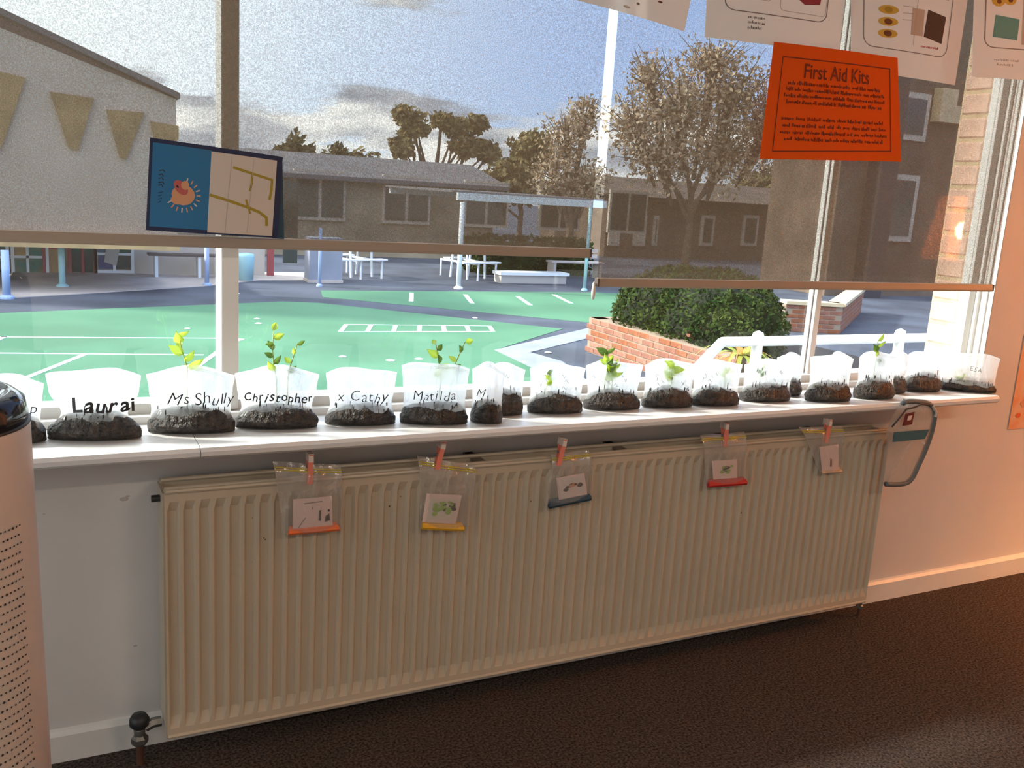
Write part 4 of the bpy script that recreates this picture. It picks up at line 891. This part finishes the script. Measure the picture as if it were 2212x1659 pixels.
# bench walls and clipped hedges under the shelter
q0, q1 = gp(1082, 612), gp(1215, 612)
t = thing('seat_wall', 'low white seat wall in front of the dark hedge', 'wall', (q0.x, q0.y, G)); obj('wall_body', box(0, q1.x-q0.x, 0, 0.35, 0, 0.20), 'pale_grey', t); obj('seat_slab', box(-0.05, q1.x-q0.x+0.05, -0.06, 0.4, 0.20, 0.27), 'white_steel', t)
def foliage(mb, c, rad, n, size, rnd, shell=0.75, rough=0.0):
    for _ in range(n):
        d = V((rnd.gauss(0,1), rnd.gauss(0,1), rnd.gauss(0,1))).normalized(); k = rnd.uniform(shell, 1.0)*(1.0 - 0.15*rough + rough*noise.noise(d*2.3 + V((c[0]*3, c[1], c[2]*3))))
        mb.leafquad((c[0]+d.x*rad[0]*k, c[1]+d.y*rad[1]*k, c[2]+d.z*rad[2]*k), size*rnd.uniform(0.6, 1.3), rnd)
    return mb
def hedge_box(mb, x0, x1, y0, y1, z0, z1, n, size, rnd, bulge=0.1):
    for _ in range(n):
        f = rnd.random(); u, v = rnd.random(), rnd.random(); j = rnd.uniform(-bulge, bulge*0.5)
        if f < 0.4: p = (x0+(x1-x0)*u, y0+j, z0+(z1-z0)*v)
        elif f < 0.7: p = (x0+j, y0+(y1-y0)*u, z0+(z1-z0)*v)
        elif f < 0.92: p = (x0+(x1-x0)*u, y0+(y1-y0)*v, z1-j)
        else: p = (x1-j, y0+(y1-y0)*u, z0+(z1-z0)*v)
        mb.leafquad(p, size*rnd.uniform(0.6, 1.3), rnd)
    return mb
rnd = random.Random(21)
q0, q1 = gp(1070, 600), gp(1290, 600)
t = thing('clipped_hedge', 'dark clipped hedge behind the white seat wall', 'hedge', (q0.x, q0.y+0.8, G)); w_ = q1.x-q0.x
obj('core', box(0.05, w_, 0.1, 1.0, 0, 0.80), 'hedge', t); stuff(obj('foliage', hedge_box(MB(), 0, w_, 0, 1.1, 0, 0.9, 2200, 0.07, rnd), 'hedge', t))
t = thing('timber_seat', 'pale slatted bench near the gap between the blinds', 'bench', (gp(1195,602).x, gp(1195,602).y+0.1, G))
for k in range(3): obj('slat', box(0, 1.6, k*0.13, k*0.13+0.10, 0.40, 0.44), 'paving', t)
for x in (0.1, 1.5): obj('leg', box(x-0.04, x+0.04, 0.02, 0.36, 0, 0.40), 'paving', t)
for k in range(2): obj('back_slat', box(0, 1.6, 0.40, 0.43, 0.52+k*0.14, 0.62+k*0.14), 'paving', t)

# ---- brick planter with hedge
BM = {}
def brick_mesh(m, L_=0.225, D_=0.10, H_=0.068):
    key = (m, L_, D_, H_)
    if key not in BM:
        b = bmesh.new(); bmesh.ops.create_cube(b, size=1.0); bmesh.ops.scale(b, vec=(L_, D_, H_), verts=b.verts)
        bmesh.ops.bevel(b, geom=[e for e in b.edges], offset=0.006, segments=1, affect='EDGES')
        me = bpy.data.meshes.new('brick'); b.to_mesh(me); b.free(); me.materials.append(M[m]); BM[key] = me
    return BM[key]
def brick_wall(parent, p0, p1, h, thick, mats, rnd, base):
    """courses of single bricks proud of a mortar core; p0 -> p1 on the ground, faces the left side of the run"""
    p0, p1 = V(p0), V(p1); d = (p1-p0); L_ = d.length; d.normalize(); n = V((-d.y, d.x, 0)); ang = math.atan2(d.y, d.x)
    core = [p0 + n*0.006 - base, p1 + n*0.006 - base, p1 - n*(thick-0.0) - base, p0 - n*(thick-0.0) - base]
    obj('mortar_core', MB().prism(core[::-1], (0,0,h)), 'mortar', parent)
    rows = int(h/0.083)
    for j in range(rows):
        off = 0.0 if j % 2 == 0 else 0.118; x = 0.1125 + (0 if j % 2 == 0 else -0.118)
        while x < L_:
            c = x; ln = 0.225
            if 0.06 < c < L_ - 0.06:
                o = bpy.data.objects.new('brick', brick_mesh(rnd.choice(mats))); C.objects.link(o); o.parent = parent
                p = p0 + d*c + n*(-0.036 + rnd.uniform(-0.002, 0.003)) - base; o.location = (p.x, p.y, 0.042 + j*0.083 + p.z); o.rotation_euler = (0, 0, ang)
            x += 0.236
rnd = random.Random(31)
pl = thing('brick_planter', 'pink brick planter wall holding the rounded hedge', 'planter', (6.8, 8.0, G)); pb = V((6.8, 8.0, G))
brick_wall(pl, (6.80, 5.4, G), (6.80, 9.12, G), 0.50, 0.22, ['brick', 'brick', 'brick3', 'brick2'], rnd, pb)
brick_wall(pl, (6.80, 9.12, G), (8.9, 9.2, G), 0.50, 0.22, ['brick', 'brick3'], rnd, pb)
obj('planter_soil', box(0.2, 2.2, -2.5, 1.0, 0.0, 0.42), 'soil', pl)
rnd = random.Random(32)
hd_ = thing('rounded_hedge', 'rounded green hedge in the brick planter', 'hedge', (8.0, 7.4, G+0.42))
hm_ = MB(); hr = MB()
for cx, cy, cz, rx, ry, rz_ in ((-0.25, 0.9, 0.20, 0.95, 0.95, 0.72), (-0.30, 0.0, 0.20, 0.88, 0.95, 0.72), (-0.58, -0.68, 0.14, 0.56, 0.60, 0.58), (0.5, 1.0, 0.20, 0.90, 0.90, 0.70)):
    foliage(hm_, (cx, cy, cz), (rx, ry, rz_), 8000, 0.032, rnd, 0.86)
    core = MB(); core.lathe([(0.01, -rz_*0.9), (rx*0.55, -rz_*0.7), (rx*0.86, 0), (rx*0.6, rz_*0.62), (0.01, rz_*0.85)], (0,0,0), 14); c_ = obj('core', core, 'hedge_core', hd_, True); c_.location = (cx, cy, cz); c_.scale = (1, ry/rx, 1)
foliage(hr, (-0.62, -0.55, 0.10), (0.50, 0.50, 0.34), 500, 0.032, rnd, 0.9)
stuff(obj('foliage', hm_, 'hedge', hd_)); stuff(obj('reddish_foliage', hr, 'hedge_red', hd_))

# low brick walls of the ramp beyond the hedge
rnd = random.Random(33)
c0, c1, c2 = gp(1812, 722), gp(1690, 716), gp(1858, 676)
rw = thing('ramp_wall', 'low orange brick ramp wall with a cream coping', 'wall', (c0.x, c0.y, G)); rb = V((c0.x, c0.y, G))
brick_wall(rw, c0, c1, 0.50, 0.22, ['brick2', 'brick'], rnd, rb); brick_wall(rw, c2, c0, 0.50, 0.22, ['brick2', 'brick2', 'brick'], rnd, rb)
for a, b in ((c0, c1), (c2, c0)):
    d = (b-a).normalized(); n = V((-d.y, d.x, 0)); obj('coping', MB().prism([a + n*0.05 - rb + V((0,0,0.5)), a - n*0.27 - rb + V((0,0,0.5)), b - n*0.27 - rb + V((0,0,0.5)), b + n*0.05 - rb + V((0,0,0.5))], (0,0,0.06)), 'coping', rw)

# white handrail just outside the window
HYR = 1.6
hr0 = at_y(1560, 736, HYR); zr = at_y(1700, 736, HYR).z
t = thing('handrail', 'white handrail of the ramp just outside the window', 'railing', (hr0.x, HYR, -0.30)); hb = V((hr0.x, HYR, -0.30))
lowp = at_y(1420, 885, HYR)
obj('top_rail', MB().tube([V((hr0.x, HYR, zr))-hb, V((6.2, HYR, zr))-hb], 0.027, 12), 'white_timber', t, True)
obj('sloping_rail', MB().tube([lowp-hb, V((hr0.x, HYR, zr))-hb], 0.027, 12), 'white_timber', t, True)
for px in (1637, 1943):
    x = at_y(px, 735, HYR).x
    obj('newel_post', MB().tube([V((x, HYR, -0.30))-hb, V((x, HYR, zr+0.015))-hb], 0.030, 12), 'white_timber', t, True)
    obj('ball_cap', MB().lathe([(0.004, -0.03), (0.026, -0.022), (0.034, 0), (0.026, 0.022), (0.004, 0.032)], V((x, HYR, zr+0.025))-hb, 14), 'white_timber', t, True)
obj('lower_rail', MB().tube([V((hr0.x, HYR, zr-0.40))-hb, V((6.2, HYR, zr-0.40))-hb], 0.018, 10), 'white_timber', t, True)
struct(obj('ramp_landing', box(2.4, 7.0, 0.24, 1.9, G, -0.30), 'concrete'))
# strap-leaved plant behind the handrail
pq = at_y(1600, 775, 2.7); t = thing('strap_plant', 'yellow green strap leaved plant behind the sloping handrail', 'plant', (pq.x, 2.7, G)); r = random.Random(5)
obj('trunk', MB().tube([(0,0,0), (0.02,0.0,0.7), (0,0,pq.z-G+0.02)], 0.05, 8, r1=0.04), 'bark', t)
for k in range(34):
    a = r.uniform(0, 6.28); ln = r.uniform(0.22, 0.42); up = r.uniform(0.2, 1.1); z0 = pq.z-G+0.02
    d = V((math.cos(a), math.sin(a), 0)); sd = V((-d.y, d.x, 0))
    fn = lambda u, v: d*(ln*v) + sd*((u-0.5)*0.030*(1-v**2)) + V((0,0,z0 + ln*(up*v - 0.9*v*v)))
    obj('strap_leaf', MB().grid(fn, 2, 6), 'palm' if r.random() < 0.72 else 'palm2', t, True)

# brick lined reveal outside the right jamb
rnd = random.Random(41)
pr = thing('brick_reveal', 'pink brick edge just outside the right window jamb', 'brickwork', (2.80, 0.18, G)); prb = V((2.80, 0.18, G))
obj('mortar_core', box(-0.016, 0.0, -0.063, 0.060, 0, 3.4), 'coping', pr)
for j in range(40):
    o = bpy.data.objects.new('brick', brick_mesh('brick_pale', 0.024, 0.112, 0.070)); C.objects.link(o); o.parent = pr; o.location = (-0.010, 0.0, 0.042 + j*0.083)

# ---- far buildings on the right, seen through the blind
B1 = at_y(1560, 600, 27.0); t = thing('brick_house', 'dark brown brick building with pale windows behind the rounded hedge', 'building', (B1.x, B1.y, G))
x0, x1 = at_y(1300, 600, B1.y).x - B1.x, at_y(1790, 600, B1.y).x - B1.x; zt = at_y(1500, 432, B1.y).z - G
obj('walls', box(x0, x1, 0, 5, 0, zt), 'farbrick', t); obj('roof', MB().prism([(x0-.4, -0.5, zt), (x0-.4, 2.5, zt+0.7), (x0-.4, 5.5, zt)], (x1-x0+.8, 0, 0)), 'farbrick', t)
for pxa, pxb in ((1312, 1342), (1366, 1398), (1408, 1424), (1510, 1545), (1600, 1640), (1690, 1725)):
    a, b = at_y(pxa, 530, B1.y-0.05) - V((B1.x, B1.y, G)), at_y(pxb, 466, B1.y-0.05) - V((B1.x, B1.y, G)); f = obj('window', box(a.x, b.x, -0.08, 0.02, a.z, b.z), 'render', t)
    obj('pane', box(a.x+0.12, b.x-0.12, -0.10, -0.07, a.z+0.12, b.z-0.12), 'render' if pxa < 1380 else 'dark_glass', f)
B2 = gp(1960, 640); t = thing('brick_wing', 'brown brick wing with a dark column on the far right', 'building', (B2.x, B2.y, G)); tb = V((B2.x, B2.y, G))
x0, x1 = at_y(1785, 600, B2.y).x - B2.x, B2.x + 14 - B2.x
obj('walls', box(x0, x1, 0, 2.5, 0, at_y(1900, -150, B2.y).z - G), 'farbrick', t)
a, b = at_y(1842, 600, B2.y) - tb, at_y(1878, 600, B2.y) - tb
obj('dark_column', box(a.x, b.x, -0.45, 0, 0, at_y(1925, 170, B2.y).z - G), 'dark_post', t)
for (xa, ya, xb, yb) in ((1905, 380, 1985, 520), (1935, 205, 2010, 300)):
    a, b = at_y(xa, yb, B2.y-0.02) - tb, at_y(xb, ya, B2.y-0.02) - tb; f = obj('window', box(a.x, b.x, -0.07, 0, a.z, b.z), 'render', t); obj('pane', box(a.x+0.15, b.x-0.15, -0.09, -0.06, a.z+0.15, b.z-0.15), 'dark_glass', f)
a, b = at_y(2028, 262, B2.y-0.3) - tb, at_y(2110, 200, B2.y-0.3) - tb
obj('painted_sun_patch', MB().prism([(a.x, -0.3, a.z), (b.x, -0.3, a.z), (b.x, -0.3, a.z+0.45), (a.x+0.6, -0.3, a.z+0.45), (a.x+0.6, -0.3, b.z), (a.x, -0.3, b.z)], (0, 0.28, 0)), 'coping', t)  # cream shape standing in for a patch of sunlight on the wall

# ---- trees
def tree(px, py_base, Y, crowns, m, label, size=0.16, n=700, shell=0.5, group='trees beyond the playground', branches=0, seed=0):
    """crowns: pixel centre and pixel radii, set at distance Y"""
    r = random.Random(seed*13+7); b = at_y(px, py_base, Y); t = thing('tree', label, 'tree', (b.x, Y, G), 0, group); o = V((b.x, Y, G)); dist = (V((b.x, Y, 0)) - V((CAM.x, CAM.y, 0))).length; k = dist/F_PX
    lm = MB(); tr = MB()
    for cx, cy, rx, ry in crowns:
        c = at_y(cx, cy, Y) - o; foliage(lm, c, (rx*k, (rx+ry)/2*k*0.8, ry*k), int(n*(rx*ry)/1600)+60, size, r, shell, 0.6)
        tr.tube([V((0,0,c.z*0.45)), V((c.x*0.55, c.y*0.5, c.z*0.75)), c], 0.07, 6, r1=0.02)
        for q in range(branches):
            e = c + V((r.uniform(-1,1)*rx*k, r.uniform(-.5,.5)*rx*k, r.uniform(-0.2,1)*ry*k)); tr.tube([c*0.6, c*0.8 + e*0.15, e], 0.04, 5, r1=0.006)
    tr.tube([(0,0,0), (0.05,0,1.2), (0,0,max(1.5, (at_y(crowns[0][0], crowns[0][1], Y)-o).z*0.5))], 0.14, 8, r1=0.08)
    stuff(obj('crown', lm, m, t)); obj('trunk', tr, 'bark', t); return t
tree(640, 480, 33, [(640, 385, 60, 78), (625, 350, 40, 40)], 'tree', 'rounded dark tree just right of the blue card', seed=1, shell=0.4, n=1500)
tree(735, 480, 36, [(738, 385, 62, 66), (790, 390, 45, 50)], 'tree', 'second rounded dark tree with a flatter top', seed=2, shell=0.4, n=1500)
tree(930, 500, 32, [(878, 252, 34, 26), (900, 278, 30, 18), (955, 262, 26, 20), (985, 275, 36, 22), (1030, 268, 30, 20), (870, 318, 30, 28), (1010, 318, 46, 24), (1055, 330, 30, 22)], 'tree_olive', 'open gum tree with separate leaf clumps before the cloud bank', seed=3, n=1200, branches=3, size=0.13)
tree(1120, 520, 37, [(1110, 390, 70, 50), (1150, 330, 55, 50), (1060, 420, 50, 30)], 'tree_olive', 'broad olive tree left of the gap between the blinds', seed=4, n=1100, shell=0.35)
tree(1225, 540, 22.2, [(1225, 300, 60, 60), (1262, 250, 42, 45), (1200, 380, 70, 55), (1270, 400, 60, 60)], 'tree_bare', 'twiggy bare tree behind the gap between the blinds', seed=5, n=420, branches=26, size=0.07)
tree(1480, 560, 21, [(1470, 230, 120, 110), (1370, 270, 80, 80), (1580, 210, 110, 100), (1430, 340, 110, 80), (1560, 330, 120, 90), (1660, 280, 100, 120), (1400, 160, 50, 50), (1540, 130, 90, 50)], 'tree_bare', 'big twiggy tree with a wide dry crown behind the right blind', seed=6, n=330, branches=30, size=0.075, shell=0.1)
tree(1720, 580, 37, [(1730, 400, 90, 70), (1640, 420, 80, 50)], 'tree', 'dark tree over the brick building roof', seed=7, n=900, shell=0.4)
tree(850, 520, 40, [(830, 410, 80, 40), (930, 405, 90, 42), (1020, 410, 70, 36)], 'tree', 'low dark tree line behind the hall roof', seed=8, n=900, shell=0.4)
